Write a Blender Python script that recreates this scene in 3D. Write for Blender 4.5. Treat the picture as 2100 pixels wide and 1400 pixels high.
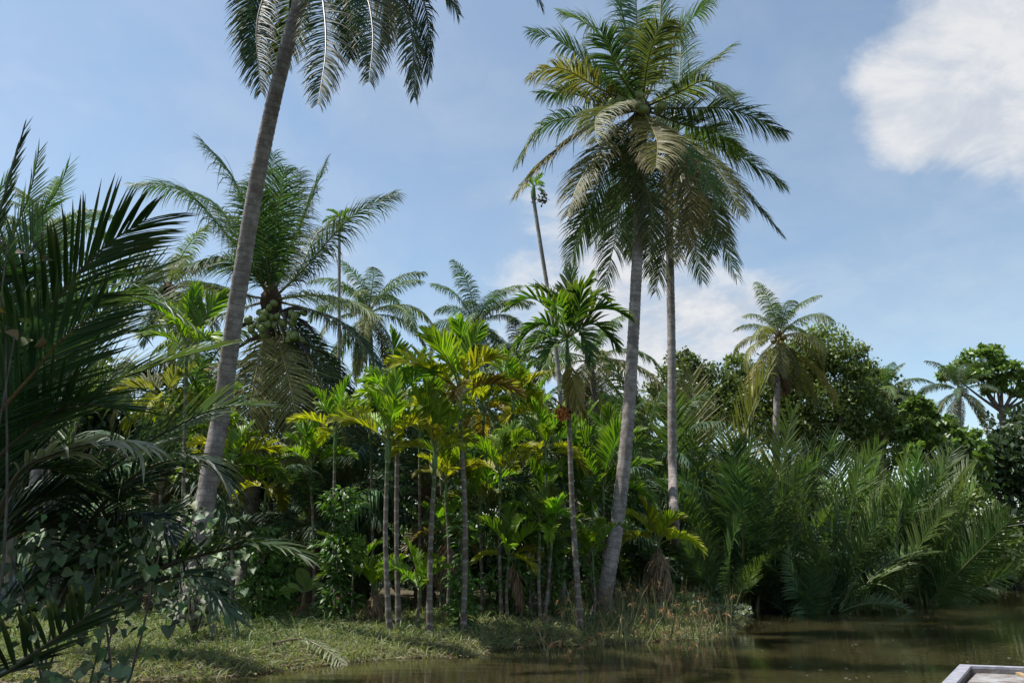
import bpy, math, random
import numpy as np
from mathutils import Vector, Matrix

for o in list(bpy.data.objects): bpy.data.objects.remove(o)
SC = bpy.context.scene
R = math.radians
RNG = np.random.default_rng(11)
random.seed(11)

# ------------------------------------------------------------------ camera
CAM_Z, FPX, PITCH = 1.5, 1575.0, math.atan2(440, 1575)
cam_d = bpy.data.cameras.new('camera'); cam = bpy.data.objects.new('camera', cam_d)
SC.collection.objects.link(cam)
cam.location = (0, 0, CAM_Z); cam.rotation_euler = (math.pi/2 + PITCH, 0, 0)
cam_d.sensor_width = 36; cam_d.lens = 36*FPX/2100; cam_d.clip_end = 3000; cam_d.clip_start = .05
SC.camera = cam

# ------------------------------------------------------------------ sun and sky
SUN_EL, SUN_AZ = R(64), R(-86)          # azimuth from +Y (view direction), negative = left
sdir = Vector((math.sin(SUN_AZ)*math.cos(SUN_EL), math.cos(SUN_AZ)*math.cos(SUN_EL), math.sin(SUN_EL)))
sun_d = bpy.data.lights.new('sun', 'SUN'); sun = bpy.data.objects.new('sun', sun_d)
SC.collection.objects.link(sun)
sun_d.energy = 3.9; sun_d.angle = R(.6); sun_d.color = (1, .955, .885)
sun.rotation_euler = sdir.to_track_quat('Z', 'Y').to_euler(); sun.location = (0, 0, 60)

world = bpy.data.worlds.new('World'); SC.world = world; world.use_nodes = True
wn = world.node_tree; wn.nodes.clear()
def N(t, typ, **kw):
    n = t.nodes.new(typ)
    for k, v in kw.items():
        if k == 'ins':
            for a, b in v.items(): n.inputs[a].default_value = b
        else: setattr(n, k, v)
    return n
def LK(t, a, b): t.links.new(a, b)
def math_node(t, op, a, b=None, clamp=False):
    n = N(t, 'ShaderNodeMath', operation=op); n.use_clamp = clamp
    for i, x in enumerate((a, b)):
        if x is None: continue
        if isinstance(x, (int, float)): n.inputs[i].default_value = x
        else: LK(t, x, n.inputs[i])
    return n.outputs[0]
def smooth(t, x, lo, hi):
    n = N(t, 'ShaderNodeMapRange', interpolation_type='SMOOTHSTEP'); LK(t, x, n.inputs[0])
    n.inputs[1].default_value = lo; n.inputs[2].default_value = hi
    return n.outputs[0]

sky = N(wn, 'ShaderNodeTexSky', sky_type='NISHITA', sun_disc=False, sun_elevation=SUN_EL,
        sun_rotation=SUN_AZ, air_density=1.0, dust_density=.5, ozone_density=1.2, altitude=0)
bg1 = N(wn, 'ShaderNodeBackground', ins={'Strength': .10}); 
tint = N(wn, 'ShaderNodeVectorMath', operation='MULTIPLY'); LK(wn, sky.outputs[0], tint.inputs[0]); tint.inputs[1].default_value = (1.06, 1.04, .93)
LK(wn, tint.outputs[0], bg1.inputs[0])
bg2 = N(wn, 'ShaderNodeBackground', ins={'Color': (.93, .96, 1, 1), 'Strength': .45})
tc = N(wn, 'ShaderNodeTexCoord')
sep = N(wn, 'ShaderNodeSeparateXYZ'); LK(wn, tc.outputs['Generated'], sep.inputs[0])
zz = math_node(wn, 'ADD', math_node(wn, 'MAXIMUM', sep.outputs[2], 0.0), .35)
px_ = math_node(wn, 'DIVIDE', sep.outputs[0], zz); py_ = math_node(wn, 'DIVIDE', sep.outputs[1], zz)
cmb = N(wn, 'ShaderNodeCombineXYZ'); LK(wn, px_, cmb.inputs[0]); LK(wn, py_, cmb.inputs[1])
nz = N(wn, 'ShaderNodeTexNoise', ins={'Scale': 2.3, 'Detail': 9.0, 'Roughness': .58, 'Distortion': .9})
LK(wn, cmb.outputs[0], nz.inputs['Vector'])
def pix_dir(px, py):
    cp, sp = math.cos(PITCH), math.sin(PITCH)
    x = (px-1050)/FPX; y = (700-py)/FPX
    return Vector((x, cp - y*sp, sp + y*cp))
# cloud banks: a large one to the right, thin ones low over the grove, others round the sky
banks = [(2140, -20, .17, 1.3), (2000, 160, .10, .8), (1880, 250, .09, .75), (1830, 120, .10, .45), (1330, 690, .2, 1.35), (2150, 345, .08, .55), (1000, 540, .24, .4)]
msk = None
for bx_, by_, rad, amt in banks:
    d = pix_dir(bx_, by_).normalized()
    dt = N(wn, 'ShaderNodeVectorMath', operation='DISTANCE'); LK(wn, tc.outputs['Generated'], dt.inputs[0])
    dt.inputs[1].default_value = d
    v = math_node(wn, 'MULTIPLY', math_node(wn, 'SUBTRACT', 1.0, smooth(wn, dt.outputs[1], 0, rad*1.35)), amt)
    msk = v if msk is None else math_node(wn, 'ADD', msk, v)
nzb = N(wn, 'ShaderNodeTexNoise', ins={'Scale': 7.0, 'Detail': 8.0, 'Roughness': .62, 'Distortion': .4}); LK(wn, cmb.outputs[0], nzb.inputs['Vector'])
fb = math_node(wn, 'ADD', math_node(wn, 'MULTIPLY', math_node(wn, 'SUBTRACT', nz.outputs[0], .5), 2.6), math_node(wn, 'MULTIPLY', math_node(wn, 'SUBTRACT', nzb.outputs[0], .5), 1.3))
cov = math_node(wn, 'ADD', msk, fb)
cl = math_node(wn, 'MULTIPLY', smooth(wn, cov, .32, 1.25), .96)
cl = math_node(wn, 'MAXIMUM', cl, math_node(wn, 'MULTIPLY', smooth(wn, nz.outputs[0], .2, .8), .27))
cshade = mixc_w = N(wn, 'ShaderNodeMix', data_type='RGBA'); LK(wn, smooth(wn, nzb.outputs[0], .35, .62), cshade.inputs[0])
cshade.inputs[6].default_value = (.70, .76, .86, 1); cshade.inputs[7].default_value = (.97, .98, 1, 1); LK(wn, cshade.outputs[2], bg2.inputs[0])
mixw = N(wn, 'ShaderNodeMixShader'); LK(wn, cl, mixw.inputs[0])
LK(wn, bg1.outputs[0], mixw.inputs[1]); LK(wn, bg2.outputs[0], mixw.inputs[2])
wout = N(wn, 'ShaderNodeOutputWorld'); LK(wn, mixw.outputs[0], wout.inputs[0])

SC.view_settings.view_transform = 'Standard'; SC.view_settings.look = 'None'
SC.view_settings.exposure = 0.92; SC.view_settings.gamma = 1; SC.view_settings.use_curve_mapping = False
SC.render.engine = 'CYCLES'
SC.cycles.max_bounces = 7; SC.cycles.diffuse_bounces = 3; SC.cycles.transmission_bounces = 4
SC.cycles.glossy_bounces = 2; SC.cycles.transparent_max_bounces = 4
SC.cycles.sample_clamp_indirect = 6; SC.cycles.use_denoising = True

# ------------------------------------------------------------------ helpers
COL = SC.collection
def P(px, py, depth):
    """world point seen at a pixel of the photograph, `depth` metres away along +Y"""
    d = pix_dir(px, py)
    k = depth/d.y
    return np.array((d.x*k, depth, CAM_Z + d.z*k))
def G(px, py, z=.2):
    d = pix_dir(px, py); k = (z-CAM_Z)/d.z
    return np.array((d.x*k, d.y*k, z))
def nrm(a): return a/np.maximum(np.linalg.norm(a, axis=-1, keepdims=True), 1e-9)
UP = np.array((0., 0, 1))

def mesh(name, V, Q=None, T=None, attrs=None, smooth=True):
    me = bpy.data.meshes.new(name)
    V = np.asarray(V, np.float32)
    Q = np.zeros((0, 4), np.int32) if Q is None else np.asarray(Q, np.int32)
    T = np.zeros((0, 3), np.int32) if T is None else np.asarray(T, np.int32)
    me.vertices.add(len(V)); me.vertices.foreach_set('co', V.ravel())
    lp = np.concatenate([Q.ravel(), T.ravel()]).astype(np.int32)
    me.loops.add(len(lp)); me.loops.foreach_set('vertex_index', lp)
    n = len(Q)+len(T); me.polygons.add(n)
    st = np.concatenate([np.arange(len(Q))*4, len(Q)*4+np.arange(len(T))*3]).astype(np.int32)
    me.polygons.foreach_set('loop_start', st)
    me.polygons.foreach_set('use_smooth', np.full(n, smooth))
    if attrs:
        for k, v in attrs.items():
            a = me.attributes.new(k, 'FLOAT', 'POINT'); a.data.foreach_set('value', np.asarray(v, np.float32).ravel())
    me.update(calc_edges=True); me.validate()
    return me

def ob(name, me, mat, parent=None, loc=(0, 0, 0), color=None, rot=None, scale=None):
    if me is not None and mat is not None and not me.materials: me.materials.append(mat)
    o = bpy.data.objects.new(name, me); COL.objects.link(o)
    if parent is not None: o.parent = parent
    o.location = loc
    if rot is not None: o.rotation_euler = rot
    if scale is not None: o.scale = scale if not isinstance(scale, (int, float)) else (scale,)*3
    if color is not None: o.color = (*color, 1)
    return o
def tag(o, label, cat, group=None):
    o['label'] = label; o['category'] = cat
    if group: o['group'] = group
    return o
def thing(name, label, cat, loc, group=None):
    return tag(ob(name, None, None, loc=[float(c) for c in loc]), label, cat, group)

def spline(pts, n):
    p = np.asarray(pts, float)
    if len(p) == 2:
        return p[0] + (p[1]-p[0])*np.linspace(0, 1, n)[:, None]
    p = np.vstack([2*p[0]-p[1], p, 2*p[-1]-p[-2]])
    out = []
    for i in range(1, len(p)-2):
        t = np.linspace(0, 1, 24, endpoint=(i == len(p)-3))[:, None]
        a, b, c, d = p[i-1], p[i], p[i+1], p[i+2]
        out.append(.5*((2*b)+(-a+c)*t+(2*a-5*b+4*c-d)*t*t+(-a+3*b-3*c+d)*t**3))
    q = np.vstack(out)
    s = np.concatenate([[0], np.cumsum(np.linalg.norm(np.diff(q, axis=0), axis=1))])
    u = np.linspace(0, s[-1], n)
    return np.stack([np.interp(u, s, q[:, k]) for k in range(3)], 1)
def clen(C): return float(np.linalg.norm(np.diff(C, axis=0), axis=1).sum())
def tang(C): return nrm(np.gradient(C, axis=0))

def tube(C, rad, sides=8, cap=False):
    """tube round a polyline: verts, quads, station index per vertex"""
    C = np.asarray(C, float); n = len(C); T = tang(C)
    ref = np.array((0., 1, 0)) if abs(T[0][1]) < .8 else np.array((1., 0, 0))
    S = nrm(np.cross(T, ref)); B = np.cross(T, S)
    a = np.linspace(0, 2*np.pi, sides, endpoint=False)
    rad = np.broadcast_to(np.asarray(rad, float), (n,)) if np.ndim(rad) < 2 else np.asarray(rad)
    rr = rad[:, None] if rad.ndim == 1 else rad
    V = C[:, None, :] + rr[..., None]*(np.cos(a)[None, :, None]*S[:, None, :] + np.sin(a)[None, :, None]*B[:, None, :])
    i = np.arange(n-1)[:, None]*sides; j = np.arange(sides)[None, :]; j2 = (j+1) % sides
    Q = np.stack([i+j, i+j2, i+sides+j2, i+sides+j], -1).reshape(-1, 4)
    return V.reshape(-1, 3), Q, np.repeat(np.arange(n), sides)
def join(parts):
    """[(V,Q[,attrs])] -> one V,Q,attrs"""
    off = 0; VV = []; QQ = []; A = {}
    for p in parts:
        VV.append(p[0]); QQ.append(np.asarray(p[1])+off); off += len(p[0])
        if len(p) > 2:
            for k, v in p[2].items(): A.setdefault(k, []).append(v)
    return np.vstack(VV), np.vstack(QQ), {k: np.concatenate(v) for k, v in A.items()}

def blades(base, d, wdir, L, W, droop, seg=4, fold=.35, prof=(.55, 1, .95, .7, .06), rng=RNG, blunt=False):
    n = len(base); d = nrm(d.copy()); pos = base.copy(); L = np.broadcast_to(L, (n,)); W = np.broadcast_to(W, (n,))
    droop = np.broadcast_to(droop, (n,))
    st = []; tip = []
    pu = np.linspace(0, 1, len(prof))
    for k in range(seg+1):
        u = k/seg
        w = nrm(wdir-(wdir*d).sum(1, keepdims=True)*d)
        nn = np.cross(w, d)
        h = (W*np.interp(u, pu, prof)/2)[:, None]
        st += [pos-w*h, pos+nn*h*fold*2, pos+w*h]
        tip += [np.full(n, u)]*3
        if k < seg:
            g = np.zeros((n, 3)); g[:, 2] = -droop*(.35+1.3*u)/seg*2
            d = nrm(d+g); pos = pos+d*(L/seg)[:, None]
    V = np.stack(st, 1)                       # n, (seg+1)*3, 3
    m = (seg+1)*3
    q = []
    for k in range(seg):
        a = k*3
        q += [[a, a+1, a+4, a+3], [a+1, a+2, a+5, a+4]]
    Q = (np.arange(n)[:, None, None]*m+np.array(q)[None]).reshape(-1, 4)
    rnd = np.repeat(rng.random(n), m)
    return V.reshape(-1, 3), Q, {'tip': np.stack(tip, 1).ravel(), 'rnd': rnd}

PROF = {'coco': ([0, .12, .3, .5, .75, .92, 1], [.4, .62, .9, 1, .8, .5, .32]),
        'areca': ([0, .15, .4, .7, .9, 1], [.55, .85, 1, .9, .75, .6]),
        'nipa': ([0, .12, .35, .7, .9, 1], [.55, .85, 1, .85, .6, .42])}
KIND = {
 'coco': dict(n=105, L=1.0, W=.035, t0=.15, a=(80, 34), v=(14, 12), droop=.6, seg=4, fold=.35, r=(.034, .004), jit=.07, prof=(.6, 1, .85, .5, .05)),
 'coco_far': dict(n=84, L=.95, W=.05, t0=.15, a=(80, 32), v=(8, 8), droop=.95, seg=3, fold=.25, r=(.036, .005), jit=.09, prof=(.6, 1, .8, .05)),
 'areca': dict(n=26, L=.50, W=.060, t0=.2, a=(62, 12), v=(44, 32), droop=.2, seg=4, fold=.28, r=(.017, .003), jit=.06, prof=(.45, .85, 1, .9, .32)),
 'nipa': dict(n=62, L=1.12, W=.06, t0=.12, a=(62, 30), v=(22, 16), droop=.1, seg=4, fold=.3, r=(.045, .006), jit=.07, gap=1, broken=.06, prof=(.5, 1, .95, .7, .06)),
 'oil': dict(n=58, L=.85, W=.045, t0=.16, a=(64, 25), v=(10, 0), droop=1.05, seg=4, fold=.3, r=(.035, .005), jit=.16, prof=(.6, 1, .85, .5, .06)),
}
def frond_geom(C, kind, side=None, roll=(0, 0), rng=RNG, **kw):
    k = dict(KIND[kind]); k.update(kw)
    C = np.asarray(C, float); m = len(C); T = tang(C)
    if side is None:
        ch = C[-1]-C[0]; ch2 = np.cross(ch, UP)
        if np.linalg.norm(ch2) < .25*np.linalg.norm(ch):
            ch = C[m//2]-C[0]; ch2 = np.cross(ch, UP)
            if np.linalg.norm(ch2) < .1: ch2 = np.array((1., 0, 0))
        side = nrm(ch2)
    pk = 'coco' if kind.startswith('coco') or kind == 'oil' else kind
    parts = []
    n = k['n']; s = np.linspace(0, 1, m)
    for sgn in (-1, 1):
        t = k['t0']+(1-k['t0'])*((np.arange(n)+rng.random(n)*.5)/n)
        t = np.minimum(t, .995)
        if k.get('gap'):
            keep = np.ones(n, bool)
            for _ in range(k['gap']):
                g0 = rng.random(); keep &= ~((t > g0) & (t < g0+.03+rng.random()*.04))
            t = t[keep]
        nn = len(t)
        base = np.stack([np.interp(t, s, C[:, i]) for i in range(3)], 1)
        tt = nrm(np.stack([np.interp(t, s, T[:, i]) for i in range(3)], 1))
        S = nrm(side[None]-(tt*side).sum(1, keepdims=True)*tt)
        Nn = np.cross(S, tt)
        ro = np.radians(np.interp(t, [0, 1], roll))[:, None]
        S, Nn = S*np.cos(ro)+Nn*np.sin(ro), Nn*np.cos(ro)-S*np.sin(ro)
        tn = (t-k['t0'])/(1-k['t0'])
        a = np.radians(np.interp(tn, [0, 1], k['a']))+rng.normal(0, k['jit'], nn)
        v = np.radians(np.interp(tn, [0, 1], k['v']))+rng.normal(0, k['jit']*1.3, nn)
        d = np.cos(a)[:, None]*tt+np.sin(a)[:, None]*(sgn*np.cos(v)[:, None]*S+np.sin(v)[:, None]*Nn)
        L = k['L']*np.interp(tn, *PROF[pk])*(1+rng.normal(0, .07, nn))
        W = k['W']*np.interp(tn, [0, .2, .8, 1], [.7, 1, .9, .6])*(1+rng.normal(0, .1, nn))
        w = tt+Nn*(.25*rng.normal(0, 1, nn))[:, None]
        dr = k['droop']*(.6+.8*rng.random(nn))
        broken = rng.random(nn) < k.get('broken', .04)
        dr = np.where(broken, dr*2.5+.5, dr)
        b = blades(base, d, w, L, W, dr, k['seg'], k['fold'], k['prof'], rng)
        b[2]['ft'] = np.repeat(tn, (k['seg']+1)*3)
        parts.append(b)
    V, Q, A = join(parts)
    r = np.interp(s, [0, .08, .3, 1], [k['r'][0]*1.7, k['r'][0]*1.15, k['r'][0]*.75, k['r'][1]])
    sv, sq, si = tube(C, r, 5)
    return (V, Q, A), (sv, sq, {'tip': s[si], 'rnd': np.full(len(sv), .5), 'ft': s[si]})

# ------------------------------------------------------------------ materials
def new_mat(name):
    m = bpy.data.materials.new(name); m.use_nodes = True; m.node_tree.nodes.clear(); return m, m.node_tree
def attr(t, name): return N(t, 'ShaderNodeAttribute', attribute_name=name).outputs['Fac']
def mixc(t, f, a, b, bt='MIX'):
    n = N(t, 'ShaderNodeMix', data_type='RGBA', blend_type=bt)
    for s, x in ((n.inputs[0], f), (n.inputs[6], a), (n.inputs[7], b)):
        if isinstance(x, (int, float)): s.default_value = x
        elif isinstance(x, tuple): s.default_value = (*x, 1) if len(x) == 3 else x
        else: LK(t, x, s)
    return n.outputs[2]
def leaf_mat(name, rough=.42, trans=.35, tip=(.16, .12, .03), tip_amt=.5, tboost=(1.6, 1.7, .7), spec=.5, var=.45, spots=0.0):
    m, t = new_mat(name)
    oi = N(t, 'ShaderNodeObjectInfo'); rnd = attr(t, 'rnd'); tp = attr(t, 'tip')
    br = math_node(t, 'ADD', math_node(t, 'MULTIPLY', rnd, var), 1-var*.5)
    br = math_node(t, 'MULTIPLY', br, math_node(t, 'ADD', math_node(t, 'MULTIPLY', oi.outputs['Random'], .4), .8))
    vs = N(t, 'ShaderNodeVectorMath', operation='SCALE'); LK(t, oi.outputs['Color'], vs.inputs[0]); LK(t, math_node(t, 'MULTIPLY', br, 1.45), vs.inputs['Scale'])
    col = vs.outputs[0]
    ng = N(t, 'ShaderNodeTexNoise', ins={'Scale': 9.0, 'Detail': 3.0})
    tcn = N(t, 'ShaderNodeTexCoord'); LK(t, tcn.outputs['Object'], ng.inputs['Vector'])
    f = math_node(t, 'MULTIPLY', smooth(t, math_node(t, 'ADD', tp, math_node(t, 'MULTIPLY', math_node(t, 'ADD', rnd, ng.outputs[0]), .35)), .78, 1.45), tip_amt)
    col = mixc(t, f, col, tip)
    if spots:
        n2 = N(t, 'ShaderNodeTexNoise', ins={'Scale': 14.0, 'Detail': 4.0}); LK(t, tcn.outputs['Object'], n2.inputs['Vector'])
        col = mixc(t, math_node(t, 'MULTIPLY', smooth(t, n2.outputs[0], .6, .72), spots), col, (.13, .085, .03))
    p = N(t, 'ShaderNodeBsdfPrincipled', ins={'Roughness': rough, 'Specular IOR Level': spec})
    LK(t, col, p.inputs['Base Color'])
    tr = N(t, 'ShaderNodeBsdfTranslucent')
    tv = N(t, 'ShaderNodeVectorMath', operation='MULTIPLY'); LK(t, col, tv.inputs[0]); tv.inputs[1].default_value = tboost
    LK(t, tv.outputs[0], tr.inputs[0])
    mx = N(t, 'ShaderNodeMixShader', ins={0: trans}); LK(t, p.outputs[0], mx.inputs[1]); LK(t, tr.outputs[0], mx.inputs[2])
    o = N(t, 'ShaderNodeOutputMaterial'); LK(t, mx.outputs[0], o.inputs[0])
    return m
M_COCO = leaf_mat('coconut_leaf', .5, .30, tip=(.17, .12, .04), tip_amt=.45, spec=.3, tboost=(1.7, 1.75, .6))
M_ARECA = leaf_mat('areca_leaf', .45, .42, tip=(.17, .16, .025), tip_amt=.5, tboost=(1.5, 1.7, .4))
M_NIPA = leaf_mat('nipa_leaf', .46, .25, tip=(.15, .13, .06), tip_amt=.35, spec=.3)
M_BROAD = leaf_mat('broad_leaf', .45, .3, tip=(.1, .1, .03), tip_amt=.15, var=.8)
M_HIB = leaf_mat('heart_leaf', .55, .25, tip=(.12, .1, .03), tip_amt=.25, var=.5, spots=.5)
M_GRASS = leaf_mat('bank_grass', .6, .3, tip=(.2, .18, .11), tip_amt=.6, var=.9)
M_DEAD = leaf_mat('dry_leaf', .75, .2, tip=(.2, .15, .1), tip_amt=.5, tboost=(1.4, 1.2, .9), spec=.2, var=.7)

def stalk_mat():
    m, t = new_mat('leaf_stalk')
    oi = N(t, 'ShaderNodeObjectInfo')
    n = N(t, 'ShaderNodeTexNoise', ins={'Scale': 30.0, 'Detail': 3.0})
    tcn = N(t, 'ShaderNodeTexCoord'); LK(t, tcn.outputs['Object'], n.inputs['Vector'])
    c = mixc(t, smooth(t, n.outputs[0], .45, .75), oi.outputs['Color'], (.10, .07, .035))
    p = N(t, 'ShaderNodeBsdfPrincipled', ins={'Roughness': .42}); LK(t, c, p.inputs[0])
    o = N(t, 'ShaderNodeOutputMaterial'); LK(t, p.outputs[0], o.inputs[0]); return m
M_STALK = stalk_mat()

def trunk_mat(name, base, dark, light, ring, ringcol, ring_amt, green=None, lichen=.4, bump=.6):
    m, t = new_mat(name)
    al = attr(t, 'along'); fr = attr(t, 'frac')
    tcn = N(t, 'ShaderNodeTexCoord')
    n1 = N(t, 'ShaderNodeTexNoise', ins={'Scale': 5.0, 'Detail': 8.0, 'Roughness': .65}); LK(t, tcn.outputs['Object'], n1.inputs['Vector'])
    mp = N(t, 'ShaderNodeMapping'); mp.inputs['Scale'].default_value = (22, 22, 4); LK(t, tcn.outputs['Object'], mp.inputs[0])
    n2 = N(t, 'ShaderNodeTexNoise', ins={'Scale': 1.0, 'Detail': 6.0, 'Roughness': .7}); LK(t, mp.outputs[0], n2.inputs['Vector'])
    n3 = N(t, 'ShaderNodeTexNoise', ins={'Scale': 13.0, 'Detail': 5.0, 'Roughness': .7}); LK(t, tcn.outputs['Object'], n3.inputs['Vector'])
    c = mixc(t, smooth(t, n1.outputs[0], .36, .66), dark, base)
    c = mixc(t, math_node(t, 'MULTIPLY', smooth(t, n2.outputs[0], .48, .72), .6), c, dark)
    c = mixc(t, math_node(t, 'MULTIPLY', smooth(t, n3.outputs[0], .57, .68), lichen), c, light)
    # leaf scars: bands along the stem, wobbling a little
    ph = math_node(t, 'ADD', math_node(t, 'DIVIDE', al, ring), math_node(t, 'MULTIPLY', n1.outputs[0], .9))
    w = math_node(t, 'ABSOLUTE', math_node(t, 'SUBTRACT', math_node(t, 'FRACT', ph), .5))
    rg = math_node(t, 'MULTIPLY', smooth(t, w, .36, .46), ring_amt)
    if green:
        g = smooth(t, math_node(t, 'ADD', fr, math_node(t, 'MULTIPLY', math_node(t, 'SUBTRACT', n1.outputs[0], .5), .25)), green[1], green[2])
        c = mixc(t, g, c, green[0])
    c = mixc(t, rg, c, ringcol)
    p = N(t, 'ShaderNodeBsdfPrincipled', ins={'Roughness': .85, 'Specular IOR Level': .25}); LK(t, c, p.inputs[0])
    b = N(t, 'ShaderNodeBump', ins={'Strength': bump, 'Distance': .02}); LK(t, n2.outputs[0], b.inputs['Height']); LK(t, b.outputs[0], p.inputs['Normal'])
    o = N(t, 'ShaderNodeOutputMaterial'); LK(t, p.outputs[0], o.inputs[0]); return m
M_CTRUNK = trunk_mat('coconut_bark', (.33, .30, .285), (.17, .145, .135), (.48, .46, .43), .125, (.095, .08, .072), .45, lichen=.55, bump=1.)
M_ATRUNK = trunk_mat('areca_bark', (.19, .165, .14), (.10, .075, .06), (.40, .38, .34), .21, (.34, .32, .28), .5, green=((.07, .11, .03), .72, 1.0), lichen=.45, bump=.3)
M_WTRUNK = trunk_mat('pale_areca_bark', (.32, .31, .28), (.20, .19, .17), (.48, .47, .44), .2, (.16, .15, .13), .5, lichen=.5, bump=.3)
M_WOOD = trunk_mat('tree_bark', (.14, .12, .10), (.06, .05, .04), (.25, .23, .2), .5, (.08, .07, .06), .15)

def plain(name, col, rough=.6, col2=None, scale=8., spec=.4, bump=0.):
    m, t = new_mat(name)
    p = N(t, 'ShaderNodeBsdfPrincipled', ins={'Roughness': rough, 'Specular IOR Level': spec})
    tcn = N(t, 'ShaderNodeTexCoord')
    n = N(t, 'ShaderNodeTexNoise', ins={'Scale': scale, 'Detail': 6.0, 'Roughness': .65}); LK(t, tcn.outputs['Object'], n.inputs['Vector'])
    c2 = col2 or tuple(c*.55 for c in col)
    LK(t, mixc(t, smooth(t, n.outputs[0], .35, .68), c2, col), p.inputs[0])
    if bump:
        b = N(t, 'ShaderNodeBump', ins={'Strength': bump, 'Distance': .02}); LK(t, n.outputs[0], b.inputs['Height']); LK(t, b.outputs[0], p.inputs['Normal'])
    o = N(t, 'ShaderNodeOutputMaterial'); LK(t, p.outputs[0], o.inputs[0]); return m
M_NUT = plain('green_coconut', (.25, .29, .10), .4, (.15, .20, .06), 12)
M_NUTY = plain('yellow_coconut', (.30, .20, .04), .4, (.20, .17, .05), 12)
M_BETEL = plain('betel_nut', (.48, .17, .03), .45, (.30, .09, .02), 20)
M_BETELD = plain('dark_betel_nut', (.10, .08, .04), .5, (.04, .035, .03), 20)
M_FIBRE = plain('crown_fibre', (.10, .065, .04), .9, (.045, .03, .02), 25, .2, .5)
M_SHAFT = plain('areca_crownshaft', (.09, .17, .04), .4, (.06, .12, .03), 6)
M_SPATHE = plain('dry_spathe', (.06, .045, .045), .7, (.03, .02, .02), 9)
M_SOIL = plain('muddy_soil', (.10, .085, .05), .95, (.05, .042, .025), 3, .2, .6)
M_GREYMETAL = plain('painted_boat_rail', (.34, .34, .39), .55, (.20, .20, .22), 16)
M_BOATIN = plain('weathered_boat_lining', (.30, .30, .30), .75, (.12, .09, .07), 6, .3, .5)
M_BOATRUST = plain('stained_boat_wood', (.16, .10, .07), .8, (.06, .045, .04), 14, .3, .4)
M_FOAM = plain('foam', (.7, .7, .62), .6, (.5, .5, .42), 30)
M_ROPE = plain('rope', (.25, .24, .22), .8)

def water_mat():
    m, t = new_mat('river_water')
    tcn = N(t, 'ShaderNodeTexCoord')
    mp = N(t, 'ShaderNodeMapping'); mp.inputs['Scale'].default_value = (.9, 2.6, 1); LK(t, tcn.outputs['Object'], mp.inputs[0])
    n1 = N(t, 'ShaderNodeTexNoise', ins={'Scale': 1.6, 'Detail': 3.0, 'Roughness': .5}); LK(t, mp.outputs[0], n1.inputs['Vector'])
    n2 = N(t, 'ShaderNodeTexNoise', ins={'Scale': 9.0, 'Detail': 3.0, 'Roughness': .5}); LK(t, mp.outputs[0], n2.inputs['Vector'])
    n3 = N(t, 'ShaderNodeTexNoise', ins={'Scale': .35, 'Detail': 2.0}); LK(t, tcn.outputs['Object'], n3.inputs['Vector'])
    h = math_node(t, 'ADD', math_node(t, 'MULTIPLY', n1.outputs[0], .8), math_node(t, 'MULTIPLY', n2.outputs[0], .12))
    p = N(t, 'ShaderNodeBsdfPrincipled', ins={'Roughness': .03, 'IOR': 1.33, 'Specular IOR Level': .5, 'Subsurface Weight': 1.0, 'Subsurface Radius': (1.4, 1.2, .7), 'Subsurface Scale': 1.0})
    LK(t, mixc(t, smooth(t, n3.outputs[0], .3, .7), (.030, .0255, .0105), (.039, .033, .0145)), p.inputs[0])
    b = N(t, 'ShaderNodeBump', ins={'Strength': .06, 'Distance': .1}); LK(t, h, b.inputs['Height']); LK(t, b.outputs[0], p.inputs['Normal'])
    o = N(t, 'ShaderNodeOutputMaterial'); LK(t, p.outputs[0], o.inputs[0]); return m
M_WATER = water_mat()

# ------------------------------------------------------------------ the setting: ground and river
shore_px = [(-700, 1405), (-200, 1400), (150, 1398), (420, 1386), (560, 1364), (700, 1346), (830, 1336), (960, 1334), (1010, 1320), (1100, 1311),
            (1200, 1312), (1300, 1305), (1400, 1299), (1490, 1288), (1530, 1270), (1555, 1254), (1640, 1248), (1750, 1240),
            (1850, 1226), (1950, 1214), (2040, 1200), (2120, 1192), (2300, 1182), (2700, 1172), (3600, 1163)]
shore_px = [(x, y+12*max(0., min(1., (x-250)/300, (1540-x)/60))) for x, y in shore_px]
SH = np.array([G(x, y, 0)[:2] for x, y in shore_px])
SH = np.vstack([[-400, SH[0][1]-1], SH, [SH[-1][0]+600, SH[-1][1]+60]])
def shore_dist(x, y):
    """signed distance to the shoreline, positive on the bank"""
    p = np.stack([x, y], -1)[..., None, :]
    a, b = SH[:-1], SH[1:]
    ab = b-a; t = np.clip(((p-a)*ab).sum(-1)/(ab*ab).sum(-1), 0, 1)
    q = a+ab*t[..., None]; d2 = ((p-q)**2).sum(-1)
    i = d2.argmin(-1); d = np.sqrt(d2.min(-1))
    abx = ab[i]; ap = p[..., 0, :]-a[i]
    return np.where(abx[..., 0]*ap[..., 1]-abx[..., 1]*ap[..., 0] > 0, d, -d)
def hnoise(x, y):
    return (np.sin(x*1.7+1.3*np.sin(y*.9))*np.cos(y*1.3+.7*np.sin(x*1.1))+.5*np.sin(x*4.1+y*2.3)*np.cos(y*3.7-x))/1.5
def ground_z(x, y):
    s = shore_dist(x, y)
    z = np.where(s > 0, .30*(1-np.exp(-np.maximum(s, 0)/.9)), np.maximum(s*.35, -1.2))
    return z+np.where(s > .15, np.minimum((s-.15)*.25, .05)*hnoise(x, y), 0)
gx = np.concatenate([[-1500, -600, -250, -120, -70], np.arange(-42, 34, .3), [38, 44, 52, 64, 80, 110, 170, 300, 700, 1500]])
gy = np.concatenate([[-400, -100, -30, 0, 4], np.arange(6, 28, .25), np.arange(28, 60, 1), [64, 72, 85, 110, 160, 280, 600, 1500]])
X, Y = np.meshgrid(gx, gy)
Z = ground_z(X.ravel(), Y.ravel())
far = np.clip((np.abs(Y.ravel())-90)/100, 0, 1)
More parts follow.
